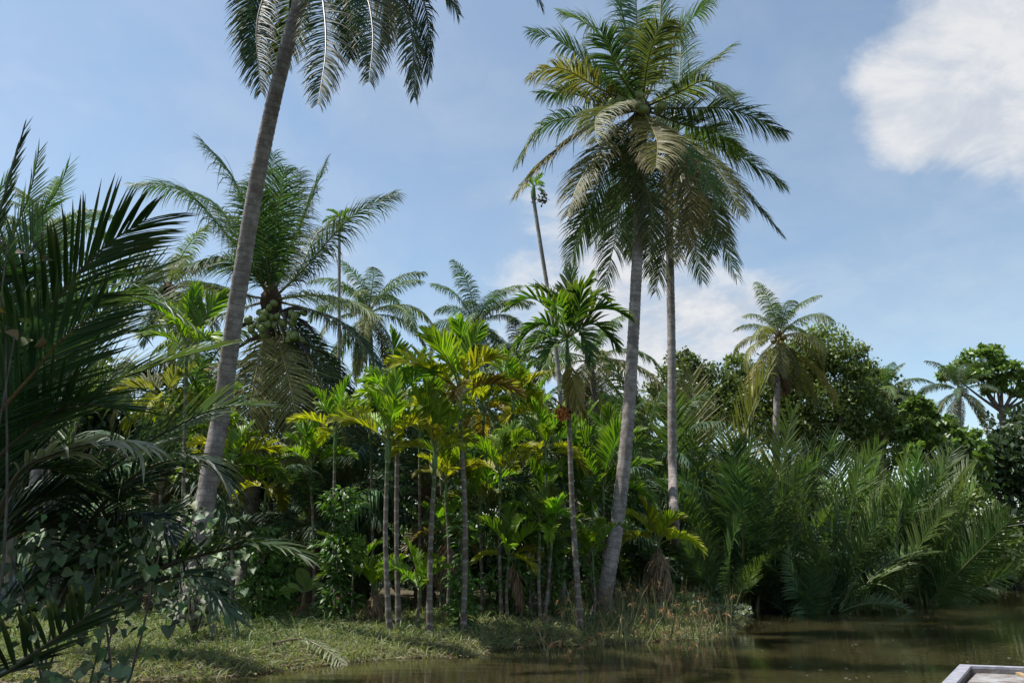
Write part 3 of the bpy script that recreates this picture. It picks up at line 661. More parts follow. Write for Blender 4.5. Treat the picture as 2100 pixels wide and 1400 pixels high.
# the yellow-green grove on the bank: label, crown, base, kwargs
grove = [
 ('yellow-green areca palm, leftmost of the front pair of grey ringed stems', (797, 882), (800, 1302), dict(r=0.051, n=8, scale=1.05)),
 ('tall areca palm just behind the leftmost front stem, bright green upright crown', (818, 800), (818, 1296), dict(r=0.050, n=8, scale=1.05, cols=(LG, LG, YG))),
 ('areca palm on a slightly leaning brown ringed stem, third of the front stems', (893, 902), (880, 1300), dict(r=0.053, n=8, scale=1.05, cols=(YG, YG, YEL))),
 ('tallest yellow-green areca palm with a wide crown and grey lower stem', (944, 782), (950, 1296), dict(r=0.056, n=10, scale=1.3, els=(84, 66, 45, 20), cols=(LG, YG, YEL, GOLD), shaft=.7)),
 ('areca palm with yellow arching fronds in front of the big hanging coconut fronds', (690, 868), (690, 1282), dict(r=0.043, n=8, scale=1., cols=(LG, YG, YEL))),
 ('short bright yellow areca beside the leaning coconut trunk', (548, 985), (530, 1262), dict(r=0.040, n=7, scale=.95, cols=(YG, YG, YEL), els=(80, 62, 40, 5))),
 ('areca palm with yellow lower fronds, right of the tallest yellow-green one', (1026, 950), (1030, 1262), dict(r=0.040, n=8, scale=1.0, depth=16, cols=(LG, YG, YEL))),
 ('bright green areca crown high behind the grove, left of the fruiting areca', (1052, 800), (1050, 1230), dict(r=0.046, n=9, scale=1.05, depth=17.5, cols=(LG, YG, YEL))),
 ('areca palm with drooping yellow fronds just left of the fruiting stem', (1118, 905), (1122, 1235), dict(r=0.040, n=9, scale=1.05, depth=16.5, cols=(LG, YG, YEL), els=(80, 60, 30, 5))),
 ('low areca palm with grey dead skirt and a curved yellow frond', (1044, 1125), (1042, 1282), dict(r=0.033, n=7, scale=.85, cols=(LG, YG, YEL), dead=2, shaft=.25, els=(82, 60, 40, 15))),
 ('mid-height areca palm with dark green fan, close left of the fruiting stem base', (1130, 1085), (1112, 1252), dict(r=0.036, n=7, scale=.95, cols=(LG, MID, YG), depth=16, shaft=.4)),
 ('brownish-yellow tipped areca crown between the green fan and the drooping yellow one', (1115, 1010), (1135, 1248), dict(r=0.036, n=6, scale=.9, cols=(LG, OLIVE), depth=17, shaft=.4)),
 ('small yellow areca with grey dead skirt between the two coconut trunks', (1348, 1095), (1350, 1215), dict(r=0.033, n=8, scale=.9, cols=(YG, YEL, YEL), depth=18, dead=3, shaft=.35)),
 ('stunted lime-green areca with brown dead fronds left of the front stems', (772, 1192), (768, 1288), dict(r=0.040, n=4, scale=.75, cols=(YG,), dead=5, shaft=.2, els=(72, 55))),
 ('small lime-green areca between the second and third front stems', (862, 1190), (858, 1296), dict(r=0.030, n=5, scale=.75, cols=(YG, LG), shaft=.25, els=(80, 55, 35))),
 ('dark green areca behind the left coconut trunk of the pair', (1236, 985), (1240, 1215), dict(r=0.040, n=10, scale=1.2, cols=(LG, (.06, .12, .02)), depth=18, els=(84, 60, 35, 5), fam='arecaL')),
 ('second slim green areca stem behind the fruiting palm', (1213, 1010), (1215, 1210), dict(r=0.033, n=8, scale=1., cols=((.06, .12, .02), LG), depth=18.6, els=(84, 60, 35))),
 ('dull green areca with brown hanging skirt behind the grey ringed stems', (915, 1082), (925, 1268), dict(r=0.033, n=8, scale=.95, cols=(LG, MID, BROWN), depth=17.2, dead=3, shaft=.3, els=(80, 55, 20, -10))),
 ('spiky bright green areca beside the dark fronds at left', (388, 690), (380, 1210), dict(r=0.046, n=9, scale=1.25, cols=(LG, LG, YG), depth=15.5, els=(86, 72, 55, 30))),
 ('light green areca tuft showing left of the leaning trunk, below the spiky one', (420, 850), (415, 1210), dict(r=0.040, n=8, scale=1.05, cols=(LG, YG), depth=17, els=(84, 66, 45, 25))),
 ('olive areca with drooping old fronds deep in the shade at left', (340, 800), (335, 1215), dict(r=0.040, n=9, scale=1.2, cols=(OLIVE, YEL), depth=17, els=(60, 30, 0, -20))),
 ('yellow-green areca fronds spreading right of the leaning trunk', (475, 930), (480, 1220), dict(r=0.040, n=9, scale=1.15, cols=(YG, YEL, LG), depth=16.2, els=(70, 45, 20))),
 ('green areca crown standing behind the front pair of stems', (762, 860), (765, 1250), dict(r=0.040, n=8, scale=1.1, cols=(LG, MID), depth=18, els=(82, 62, 35))),
 ('green areca crown behind the leaning brown ringed stem', (862, 860), (862, 1240), dict(r=0.040, n=8, scale=1.0, cols=(YG, YEL), depth=17, els=(80, 55, 25))),
 ('far pale areca crown with orange dead leaf, behind the tallest yellow-green areca', (992, 830), (990, 1230), dict(r=0.040, n=8, scale=1.0, cols=(LG, YEL, GOLD), depth=18.5, els=(82, 58, 20, -20))),
 ('green areca behind the tallest one, its fan filling the gap above', (955, 735), (965, 1220), dict(r=0.043, n=8, scale=1.15, cols=(LG, MID), depth=19.5, els=(84, 66, 45))),
 ('slim bare-stemmed areca in deep shade left of the fruiting stem', (1106, 1050), (1108, 1258), dict(r=0.036, n=6, scale=.8, cols=(MID, LG), depth=15.8, els=(70, 45, 20))),
 ('knee-high areca between vine column and stunted lime areca', (726, 1160), (728, 1275), dict(r=.028, n=5, scale=.75, cols=(LG, MID), shaft=.2, depth=15.4, els=(80, 55, 30))),
 ('slim areca with olive fan in the gap behind the tallest grey stem', (985, 1015), (990, 1250), dict(r=.034, n=7, scale=.95, cols=(LG, YG, OLIVE), depth=16.8, els=(82, 60, 30))),
 ('half-shaded areca fan low behind the dead-skirted areca', (1090, 1120), (1092, 1255), dict(r=.03, n=6, scale=.8, cols=(LG, MID), depth=16.4, els=(80, 55, 25))),
 ('low bright areca right beside the fruiting stem', (1215, 1120), (1212, 1240), dict(r=.03, n=6, scale=.85, cols=(LG, YG), depth=16.6, els=(82, 60, 35))),
 ('mid-height areca with yellow fan between the third front stem and the tallest one', (915, 968), (918, 1262), dict(r=.036, n=8, scale=.95, cols=(YG, YEL), depth=16.2, els=(84, 64, 40))),
 ('green areca crown just above the third front crown', (900, 830), (905, 1250), dict(r=.036, n=8, scale=1.05, cols=(LG, YG), depth=17.8, els=(84, 64, 38))),
 ('lime areca crown in the gap below the nut-laden palm', (640, 935), (645, 1255), dict(r=.036, n=8, scale=1., cols=(LG, YG), depth=17.5, els=(84, 64, 38))),
 ('bright green areca crown immediately left of the fruiting crownshaft', (1092, 850), (1095, 1240), dict(r=.036, n=8, scale=1.05, cols=(LG, YG, YEL), depth=18.2, els=(84, 64, 30))),
 ('leafy green areca between fruiting palm and left trunk of the coconut pair', (1262, 920), (1262, 1230), dict(r=.036, n=8, scale=1.15, cols=(LG, MID), depth=19.2, els=(84, 62, 30))),
 ('broad green areca crown low behind the fruiting stem', (1180, 930), (1180, 1240), dict(r=.036, n=9, scale=1.15, cols=(LG, MID), depth=18.6, els=(84, 60, 30))),
]
for label, c, b, kw in grove:
    areca(label, c, b, bend=random.gauss(0, .05), **kw)

# ------------------------------------------------------------------ oil palms: dark arching fronds in the understorey
for label, c, d, sc, n in [
    ('dark oil palm with arching fronds behind the front areca stems', (872, 1000), 19.5, .95, 22),
    ('dark oil palm filling the shade right of the tallest areca', (1040, 985), 21, 1., 20),
    ('dark oil palm with comb-like drooping fronds below the nut-laden palm', (640, 1070), 19, .75, 18),
    ('shaded oil palm at the foot of the nut-laden palm', (560, 1060), 21, .85, 18),
    ('dark oil palm seen between fruiting areca and swollen-footed coconut', (1215, 1040), 22, .95, 18),
    ('dark green oil palm behind the paired coconut trunks', (1330, 960), 24.5, 1.0, 20),
    ('deep-shaded oil palm behind the leftmost front areca stems', (740, 1010), 22, 1., 20),
    ('shaded oil palm deep behind the leaning trunk at left', (330, 1010), 18, 1., 18)]:
    base = P(c[0], 1200, d); base[2] = gz(base[0], base[1]); top = P(*c, d)
    root = thing('oil_palm', label, 'palm tree', base, 'oil palms in the shade')
    trunk_obj(root, [base-[0, 0, .2], (base+top)/2, top], .24, .2, M_FIBRE, ring=.12, ledge=.08, sides=10, lumps=.06)
    crown(root, 'oil', top, n, (84, 66, 48, 28, 8, -12), [DARK, (.030, .07, .04), TEAL], sc)

# ------------------------------------------------------------------ nipa palms: trunkless clumps at the water
NG = (.042, .080, .022); NG2 = (.060, .098, .026); NO = (.095, .100, .028)
nip = [
 ('low nipa palm clump spreading at the water behind the reeds', (1545, 1236), None, .52, 15, (80, 62, 45, 28, 20), [NG, NG2, TEAL]),
 ('nipa palm clump with a tall upright fan at the middle of the right bank', (1700, 1236), None, .78, 12, (88, 80, 72, 62, 50), [NG, NG2]),
 ('nipa palm clump with brown-tipped fronds dipping to the water', (1655, 1240), None, .55, 11, (80, 68, 52, 34), [NG, TEAL]),
 ('tall nipa palm clump leaning over the water on the right bank', (1810, 1226), None, .85, 13, (88, 80, 72, 63, 52), [NG2, NG]),
 ('nipa palm clump whose broad frond tilts right toward the river bend', (1880, 1220), None, .88, 12, (87, 78, 68, 56), [NG2, NG]),
 ('last nipa palm clump before the leafy bushes at far right', (1950, 1212), None, .75, 11, (88, 80, 70, 60), [NG, NG2]),
 ('nipa palm clump directly right of the straight coconut trunk', (1492, 1205), 23.5, .95, 13, (88, 80, 72, 62, 50), [NG, NG2, TEAL]),
 ('big nipa palm clump behind the low spreading one', (1530, 1205), 23, .95, 14, (88, 80, 72, 63, 52), [NG2, NG, TEAL]),
 ('big nipa palm clump behind the middle of the right bank', (1620, 1200), 25, .92, 14, (88, 80, 72, 62), [NG, NG2]),
 ('back-row nipa palm clump right of the middle of the bank', (1745, 1200), 28, .95, 14, (88, 80, 70, 60), [NG2, NG]),
 ('back-row nipa palm clump near the tilted broad frond', (1850, 1195), 29, 1.0, 14, (88, 78, 70, 60), [NG2, NG]),
 ('olive nipa palm clump rising behind the straight coconut trunk', (1420, 1190), 26, 1.35, 12, (87, 78, 68, 56), [NO, NG2]),
 ('yellow-olive nipa palm clump with old brown fronds behind the right thicket', (1490, 1190), 29, 1.25, 13, (86, 74, 62, 46), [NO, NO, (.16, .13, .03)]),
 ('nipa palm clump with wide low fronds just behind the green bush at the reeds', (1480, 1226), 21.5, .62, 11, (82, 66, 50, 34), [NG, NG2]),
 ('nipa palm clump between the two tall coconut trunks', (1320, 1200), 24, .95, 11, (88, 80, 70, 60), [NG, TEAL]),
 ('golden-green nipa palm clump under the shaggy coconut palm', (1570, 1190), 32, .9, 12, (86, 76, 66, 54), [NO, NG2]),
]
for label, b, d, sc, n, els, cols in nip:
    base = on_ground(*b) if d is None else P(b[0], 1190, d)
    base[2] = gz(base[0], base[1])
    root = thing('nipa_palm', label, 'nipa palm', base, 'nipa palms along the right bank')
    az = random.random()*6; n = int(n*1.5)
    for i in range(n):
        t = i/(n-1); a = random.choice((-1, 1, 1))*math.pi/2+random.gauss(0, .62) if sc > .6 and random.random() < .8 else az+i*2.39996
        el = float(np.interp(t, np.linspace(0, 1, len(els)), els))+random.gauss(0, 4)
        if math.sin(a) < -.4 and el < 72: el = el*.4+46
        off = np.array((math.cos(a)*.4*sc, math.sin(a)*.25*sc, -.1))
        put(root, 'nipa', off, a, el, cols[i % len(cols)], sc*random.uniform(.62, 1.18), roll=random.gauss(0, 22))

# ------------------------------------------------------------------ dark palm close on the left
LD = (.021, .050, .015); LT = (.045, .078, .044)
def near_palm(label, base, group='palms close on the left bank'):
    base = np.array(base, float); base[2] = gz(base[0], base[1])
    return thing('near_palm', label, 'palm', base, group)
n1 = near_palm('dark feathery palm filling the left edge, its long frond fanning against the sky', P(-60, 1300, 7.6))
def nf(root, pts, deps, col, L=.9, n=60, W=.036, mat=None, **kw):
    C = spline([P(x, y, d) for (x, y), d in zip(pts, deps)], 26)
    return frond_from(root, C, 'nipa', col, mat or M_NIPA, stalkc=kw.pop('stalkc', (.05, .055, .025)), L=L, n=n, W=W, **dict(dict(jit=.035, broken=.02, gap=0), **kw))
nf(n1, [(-60, 1250), (-40, 900), (30, 700), (104, 625), (179, 539), (235, 490), (300, 450)], [7.6, 7.6, 7.5, 7.4, 7.3, 7.3, 7.2], LD, L=1.15, a=(58, 24), v=(5, 5), W=.042, t0=.38, n=62, droop=.2)
nf(n1, [(-80, 1250), (-60, 800), (-20, 520), (15, 380), (50, 262)], [7.6, 7.4, 7.2, 7.1, 7.0], LD, L=.42, a=(40, 18), W=.03)
nf(n1, [(-90, 1250), (-90, 980), (0, 845), (60, 775), (120, 702), (200, 640)], [7.6, 7.2, 6.8, 6.7, 6.6, 6.5], (.022, .05, .02), L=1.2, a=(50, 26), v=(5, 5), stalkc=(.16, .11, .04))
nf(n1, [(-70, 1280), (-40, 1000), (60, 880), (150, 830), (250, 840)], [7.6, 7.3, 7.2, 7.1, 7.0], LD, L=1.0)
nf(n1, [(-70, 1280), (20, 1000), (110, 930), (230, 905), (310, 915)], [7.6, 6.9, 6.6, 6.5, 6.5], (.16, .17, .12), L=.62, n=15, W=.042, a=(30, 16), t0=.55, droop=.5)
nf(n1, [(-70, 1350), (-20, 1390), (70, 1338), (170, 1268), (240, 1200)], [7.4, 6.4, 6.3, 6.2, 6.2], (.02, .035, .015), L=.6, n=26, W=.045, a=(75, 35), t0=.3)
nf(n1, [(-70, 1300), (-60, 1050), (-30, 760), (40, 560), (90, 470)], [7.6, 8.0, 8.4, 8.8, 9.0], LD, L=1.1, a=(50, 24), t0=.3)
nf(n1, [(-100, 1300), (-80, 1100), (20, 980), (100, 960), (180, 1000)], [7.6, 7.8, 7.9, 8, 8], LD, L=1.0, t0=.25)
nf(n1, [(-100, 1300), (0, 1050), (100, 800), (190, 700), (290, 680)], [7.8, 8.4, 8.8, 9, 9.1], LD, L=1.15, t0=.3, a=(56, 25))
for pts, L in (([(-80, 1300), (-30, 1120), (60, 1040), (160, 1010), (260, 1030)], .9), ([(-80, 1300), (-60, 1180), (20, 1100), (110, 1080), (200, 1110)], .8), ([(-100, 1300), (-90, 900), (-30, 780), (60, 720), (160, 720)], 1.1),
               ([(-100, 1300), (-60, 1000), (40, 900), (130, 860), (230, 790)], 1.0), ([(-60, 1330), (0, 1250), (80, 1190), (180, 1170), (250, 1190)], .7), ([(-100, 1200), (-100, 800), (-60, 620), (-10, 560), (60, 540)], 1.0)):
    nf(n1, pts, [7.7, 8.1, 8.4, 8.5, 8.5], LD, L=L, n=64, a=(60, 26), t0=.2)
n2 = near_palm('blue-grey leafed palm arching toward the leaning trunk from the left', P(110, 1260, 9.4))
nf(n2, [(110, 1250), (150, 1030), (260, 935), (350, 880), (440, 838), (520, 830)], [9.4, 9.2, 9.1, 9.1, 9.1, 9.1], LT, L=.95, n=46, a=(50, 25), v=(12, 10), t0=.3)
nf(n2, [(110, 1250), (180, 1080), (250, 995), (330, 948), (410, 942), (470, 990)], [9.4, 8.8, 8.5, 8.4, 8.3, 8.3], (.014, .026, .02), L=.8, n=52, a=(56, 25), t0=.25, droop=.5)
nf(n2, [(110, 1250), (120, 1000), (190, 805), (280, 765), (360, 735), (450, 712)], [9.4, 9.8, 10.2, 10.4, 10.4, 10.5], MID, L=.95, a=(52, 22), t0=.4)
nf(n2, [(110, 1250), (100, 980), (130, 800), (200, 650), (300, 560), (345, 540)], [9.4, 10, 10.4, 10.6, 10.8, 11], LD, L=1.05, a=(52, 22), t0=.35)
nf(n2, [(110, 1260), (200, 1100), (280, 1060), (340, 1080), (380, 1130)], [9.4, 8.9, 8.7, 8.6, 8.6], (.02, .034, .03), L=.8, n=46, droop=.6)
nf(n2, [(110, 1250), (90, 900), (110, 700), (190, 620), (290, 610), (380, 660)], [9.4, 9.6, 9.6, 9.5, 9.5, 9.5], GREEN, L=1.0, t0=.4, droop=.4)
n3 = near_palm('low young palm frond reaching right in front of the leaning trunk foot', P(255, 1235, 8.6))
nf(n3, [(255, 1235), (330, 1165), (440, 1130), (540, 1118), (625, 1140)], [8.6, 8.5, 8.5, 8.4, 8.4], (.028, .055, .016), L=.72, n=28, W=.052, a=(62, 22), v=(24, 10), t0=.2, droop=.3)
nf(n3, [(255, 1235), (300, 1200), (380, 1180), (440, 1220), (480, 1265)], [8.6, 8.4, 8.2, 8.1, 8.1], LT, L=.55, n=28, W=.035, t0=.3, droop=.4)
nf(n3, [(255, 1235), (250, 1150), (290, 1080), (360, 1050)], [8.6, 8.8, 9, 9.1], LD, L=.6, n=24)
n4 = near_palm('hazy feathery palm behind the left edge palm, topmost at far left', P(20, 1200, 11.5))
for pts in ([(20, 1200), (20, 800), (68, 471), (95, 425), (118, 390), (140, 340)], [(20, 1200), (0, 800), (20, 520), (60, 400), (80, 310)], [(20, 1200), (40, 800), (90, 560), (150, 470), (195, 440)], [(20, 1200), (-10, 820), (-20, 560), (-10, 420), (20, 360)], [(20, 1200), (60, 850), (120, 640), (200, 560), (290, 560)], [(20, 1200), (40, 900), (60, 700), (140, 600), (230, 620)]):
    nf(n4, pts, [11.5, 11.5, 11.4, 11.3, 11.2, 11.1][:len(pts)], GREEN, L=.62, n=56, W=.028, a=(50, 22), t0=.45)

# ------------------------------------------------------------------ heart-leaved shrub in the left foreground
def heart_leaf():
    out = [(0, 0), (.12, .12), (.30, .14), (.46, .02), (.50, -.22), (.36, -.55), (.16, -.85), (0, -1.05)]
    V = []; rows = len(out)
    for x, y in out:
        z = lambda xx: .34*abs(xx)-.28*(y+.3)**2
        V += [(-x, y, z(x)), (0, y*.98 if x else y, -.04-.28*(y+.3)**2), (x, y, z(x))]
    V[1] = (0, 0, 0)
    Q = []
    for i in range(rows-1):
        a = i*3; Q += [[a, a+1, a+4, a+3], [a+1, a+2, a+5, a+4]]
    V = np.array(V); tip = np.clip(-V[:, 1], 0, 1)
    return V, np.array(Q), tip
hv, hq, ht = heart_leaf()
LEAFS = []
for q in range(5):
    v = hv.copy(); v[:, 2] += .08*np.sin(v[:, 0]*7+q)+.05*np.sin(v[:, 1]*5+q*2); v[:, 0] *= .85+.08*q
    me = mesh('heart_leaf', v, hq, attrs={'tip': ht, 'rnd': np.full(len(v), .2*q)}); me.materials.append(M_HIB); LEAFS.append(me)
def shrub(label, base_px, depth, blobs, nleaf, size, col):
    base = P(*base_px, depth); base[2] = gz(base[0], base[1])
    root = thing('heart_leaved_shrub', label, 'shrub', base, 'heart-leaved shrubs')
    for bx, by, dd, rx, ry, n in blobs:
        c = P(bx, by, dd); k = dd/FPX
        C = spline([base, (base+c)/2+RNG.normal(0, .12, 3), c], 10)
        V, Q, si = tube(C, np.linspace(.022, .006, 10), 5)
        ob('branch', mesh('branch', V-base, Q, attrs={'along': si*.1, 'frac': si*0}), M_WOOD, root)
        for _ in range(n):
            p = c+np.array((RNG.normal(0, .55)*rx*k, RNG.normal(0, .35), RNG.normal(0, .55)*ry*k))
            s = size*RNG.uniform(.65, 1.25)
            ob('leaf', random.choice(LEAFS), None, root, loc=p-base, scale=s,
               rot=(RNG.normal(.8, .35), RNG.normal(0, .35), RNG.normal(0, .7)), color=jit(col, .34))
    return root
shrub('dusty heart-leaved shrub sprawling over the dark left foreground', (150, 1360), 7.6,
      [(120, 1180, 7.4, 150, 80, 62), (250, 1220, 7.3, 120, 60, 50), (60, 1260, 7.2, 110, 60, 36), (180, 1110, 7.8, 130, 60, 40), (210, 1300, 7.2, 80, 40, 26), (330, 1120, 8.0, 100, 50, 36), (20, 1130, 7.3, 60, 70, 24), (140, 1250, 7.0, 120, 40, 30)], 0, .092, (.036, .062, .020))
shrub('patch of pale heart leaves at the bottom left waterline', (190, 1395), 6.9, [(190, 1372, 6.8, 55, 14, 22), (140, 1385, 6.8, 40, 10, 10)], 0, .10, (.09, .12, .06))
shrub('heart-leaved climber hanging about the leaning trunk foot', (400, 1290), 12.8, [(400, 1060, 12.8, 60, 70, 44), (360, 1100, 12.6, 60, 50, 36), (440, 1180, 12.4, 40, 60, 34), (470, 1150, 12.6, 30, 40, 18), (390, 1200, 12.4, 55, 45, 60), (400, 1240, 12.3, 55, 35, 50)], 0, .13, (.07, .10, .05))
shrub('brown-green leafy twig at the left picture edge', (-120, 1300), 6.2, [(12, 640, 6.2, 22, 40, 10), (30, 690, 6.2, 24, 20, 6), (15, 500, 6.2, 20, 25, 5)], 0, .12, (.09, .08, .03))

# ------------------------------------------------------------------ broadleaf trees
def leaf_cloud(blobs, size, per, rng=RNG, shell=.55, elong=1.6):
    """small folded leaves in and round each blob (centre, radius xyz)"""
    VV = []; RN = []
    for c, r, n in blobs:
        u = nrm(rng.normal(0, 1, (n, 3))); rad = (shell+(1-shell)*rng.random(n)**.6)
        # clumping: pull leaves to sub-centres
        m = max(3, n//45); sub = nrm(rng.normal(0, 1, (m, 3)))*(.45+.55*rng.random((m, 1))**.5)
        k = rng.integers(0, m, n)
        p = sub[k]+rng.normal(0, .17, (n, 3))
        p = np.array(c)+p*np.array(r)
        d = nrm(rng.normal(0, 1, (n, 3))+np.array((0, 0, -.35))); w = nrm(np.cross(d, rng.normal(0, 1, (n, 3))+UP*1.2))
        s = (size*(.6+.8*rng.random(n)))[:, None]
        VV.append(np.stack([p-d*s*.5*elong/1.6, p-w*s*.33+d*s*.05, p+d*s*.8*elong/1.6, p+w*s*.33+d*s*.05], 1).reshape(-1, 3))
        RN.append(np.repeat(np.clip(rng.random(m)[k]*.6+rng.random(n)*.4, 0, 1), 4))
    V = np.vstack(VV); Q = np.arange(len(V)).reshape(-1, 4)
    return V, Q, {'rnd': np.concatenate(RN), 'tip': np.tile([0, .5, 1, .5], len(Q)), 'ft': np.zeros(len(V))}
def tree(name, label, cat, base, blobs_px, depth, leaf, col, r=.2, fork=None, dens=150, group='broadleaf trees on the far bank', flat=1., limbs=True):
    base = P(*base, depth); base[2] = gz(base[0], base[1])
    root = thing(name, label, cat, base, group)
    pm = math.cos(PITCH)*FPX/depth; bl = []; cs = []
    for x, y, rx, ry in blobs_px:
        c = P(x, y, depth+random.gauss(0, .6)); rxm, rym = rx/pm, ry/pm
        n = int(max(dens*5, rxm*rym/leaf/leaf*42))
        bl.append((c-base, (rxm, max(rxm*.9, .5), rym), min(n, 11000))); cs.append(c)
    V, Q, A = leaf_cloud(bl, leaf, 0)
    ob('crown', mesh('crown', V, Q, attrs=A, smooth=False), M_BROAD, root, color=col)
    f = P(*fork, depth) if fork else base+(np.mean(cs, 0)-base)*.5
    tv, tq, ti = tube(spline([base-[0, 0, .3], (base+f)/2+[.1, 0, 0], f], 12), np.linspace(r*1.3, r*.8, 12), 9)
    ob('trunk', mesh('trunk', tv-base, tq, attrs={'along': ti*.3, 'frac': ti/12}), M_WOOD, root)
    if limbs:
        for c in cs:
            C = spline([f, (f+c)/2+RNG.normal(0, .25, 3), c], 10)
            tv, tq, ti = tube(C, np.linspace(r*.5, r*.1, 10), 6)
            ob('limb', mesh('limb', tv-base, tq, attrs={'along': ti*.2, 'frac': ti/10}), M_WOOD, root)
    return root
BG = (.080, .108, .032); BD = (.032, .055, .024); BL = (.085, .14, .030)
tree('broadleaf_tree', 'big vine-draped broadleaf tree behind the shaggy coconut palm', 'tree', (1690, 1150),
     [(1680, 720, 60, 45), (1620, 770, 60, 55), (1720, 790, 70, 60), (1560, 800, 70, 55), (1660, 840, 90, 60), (1770, 850, 60, 50), (1740, 740, 45, 40), (1600, 870, 80, 50), (1720, 900, 80, 40), (1520, 760, 35, 35)], 42, .18, BG, .3)
tree('broadleaf_tree', 'grey-green broadleaf tree just right of the straight coconut trunk', 'tree', (1430, 1150),
     [(1410, 775, 50, 45), (1460, 790, 50, 40), (1400, 740, 30, 25), (1350, 820, 50, 35), (1440, 840, 80, 50), (1500, 830, 50, 45)], 38, .17, BG, .25)
tree('broadleaf_tree', 'olive bushy tree sloping down to the gap of sky at right', 'tree', (1810, 1150),
     [(1800, 790, 45, 35), (1840, 830, 45, 40), (1780, 860, 55, 45), (1860, 880, 45, 35), (1820, 920, 70, 45), (1780, 760, 25, 20)], 45, .19, BG, .25)
tree('broadleaf_tree', 'light green large-leafed bush tree below the distant small coconut palm', 'tree', (1930, 1150),
     [(1880, 830, 20, 16), (1895, 850, 22, 20), (1920, 880, 40, 30), (1960, 900, 40, 30), (1900, 930, 60, 40), (1870, 870, 30, 25), (1990, 930, 40, 30), (1980, 990, 50, 40)], 40, .34, BL, .15)
tree('umbrella_tree', 'tall slender tree with flat umbrella crown at the far right', 'tree', (2068, 1120),
     [(2010, 735, 40, 16), (2050, 755, 40, 18), (1975, 755, 36, 14), (2005, 765, 50, 16), (2075, 780, 40, 14), (2100, 800, 30, 14), (1950, 765, 24, 12), (2030, 720, 26, 12), (2090, 770, 30, 12), (2040, 800, 24, 10), (2130, 790, 30, 14)], 58, .32, BL, .3, fork=(2055, 845), dens=120)
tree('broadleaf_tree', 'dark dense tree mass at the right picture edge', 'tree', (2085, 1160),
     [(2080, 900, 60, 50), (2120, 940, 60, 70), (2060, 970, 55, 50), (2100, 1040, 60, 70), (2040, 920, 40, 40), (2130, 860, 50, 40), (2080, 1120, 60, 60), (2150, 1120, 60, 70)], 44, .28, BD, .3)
tree('riverside_bush', 'leafy bush hanging over the water at the river bend, right', 'bush', (2005, 1185),
     [(1985, 1060, 50, 45), (2020, 1100, 50, 45), (1970, 1120, 60, 50), (2050, 1130, 45, 45), (2010, 1160, 60, 35), (1960, 1170, 60, 30), (2085, 1165, 40, 25), (1985, 1010, 35, 30), (2045, 1178, 40, 16), (1990, 1188, 45, 14), (2090, 1184, 40, 12), (1940, 1195, 40, 14)], 38.5, .17, BG, .12, group='bushes along the water')
tree('riverside_bush', 'low bush on the far bank where the river leaves the frame', 'bush', (2120, 1185),
     [(2110, 1150, 50, 35), (2160, 1150, 60, 50), (2090, 1175, 40, 18), (2220, 1140, 70, 60)], 46, .24, BD, .12, group='bushes along the water')
tree('broadleaf_tree', 'pale far tree glimpsed between areca crowns at centre', 'tree', (1040, 1150),
     [(900, 930, 90, 70), (1000, 910, 90, 70), (1100, 910, 90, 70), (1200, 900, 90, 80), (1290, 880, 70, 70), (1000, 1000, 120, 70), (1200, 1000, 120, 70)], 36, .28, BG, .25)
tree('broadleaf_tree', 'shaded far tree glimpsed under the nut-laden palm', 'tree', (640, 1150),
     [(520, 960, 90, 80), (640, 950, 90, 80), (760, 950, 90, 80), (580, 1040, 110, 70), (740, 1040, 110, 70), (420, 950, 90, 90)], 34, .28, BG, .25)
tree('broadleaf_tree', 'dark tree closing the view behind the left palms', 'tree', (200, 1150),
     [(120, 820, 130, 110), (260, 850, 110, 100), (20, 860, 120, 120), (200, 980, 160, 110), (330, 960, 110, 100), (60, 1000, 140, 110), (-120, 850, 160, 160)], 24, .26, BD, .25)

sh = np.array((-11.5, 7.0, 0.)); sh[2] = gz(sh[0], sh[1])  # unseen tree, added out of frame to keep sun off the near palms
root = thing('broadleaf_tree', 'unseen spreading tree added beyond the left picture edge to shade the near palms', 'tree', sh, 'broadleaf trees on the far bank')
bl = [(np.array(c)-sh, r, 1500) for c, r in (((-9.5, 7.2, 9.6), (1.9, 1.6, .9)), ((-7.8, 6.2, 10.6), (1.8, 1.5, .8)), ((-11.5, 8.2, 8.4), (1.8, 1.6, 1.)), ((-12, 6, 9.5), (2, 1.8, 1)), ((-9.4, 5.2, 9.9), (1.8, 1.4, .9)), ((-6.6, 7.0, 11.6), (1.6, 1.3, .7)), ((-10.5, 8.6, 10.6), (1.8, 1.4, .9)))]
V, Q, A = leaf_cloud(bl, .24, 0); ob('crown', mesh('crown', V, Q, attrs=A, smooth=False), M_BROAD, root, color=BD)
tv, tq, ti = tube(spline([sh-[0, 0, .3], sh+[.3, 0, 3.5], sh+[.8, 0, 7.]], 12), np.linspace(.3, .16, 12), 9)
ob('trunk', mesh('trunk', tv-sh, tq, attrs={'along': ti*.3, 'frac': ti/12}), M_WOOD, root)
for c, r, n in bl:
    tv, tq, ti = tube(spline([np.array((.8, 0, 7.)), (np.array((.8, 0, 7.))+c)/2+RNG.normal(0, .2, 3), c], 9), np.linspace(.12, .03, 9), 6)
    ob('limb', mesh('limb', tv, tq, attrs={'along': ti*.2, 'frac': ti/10}), M_WOOD, root)

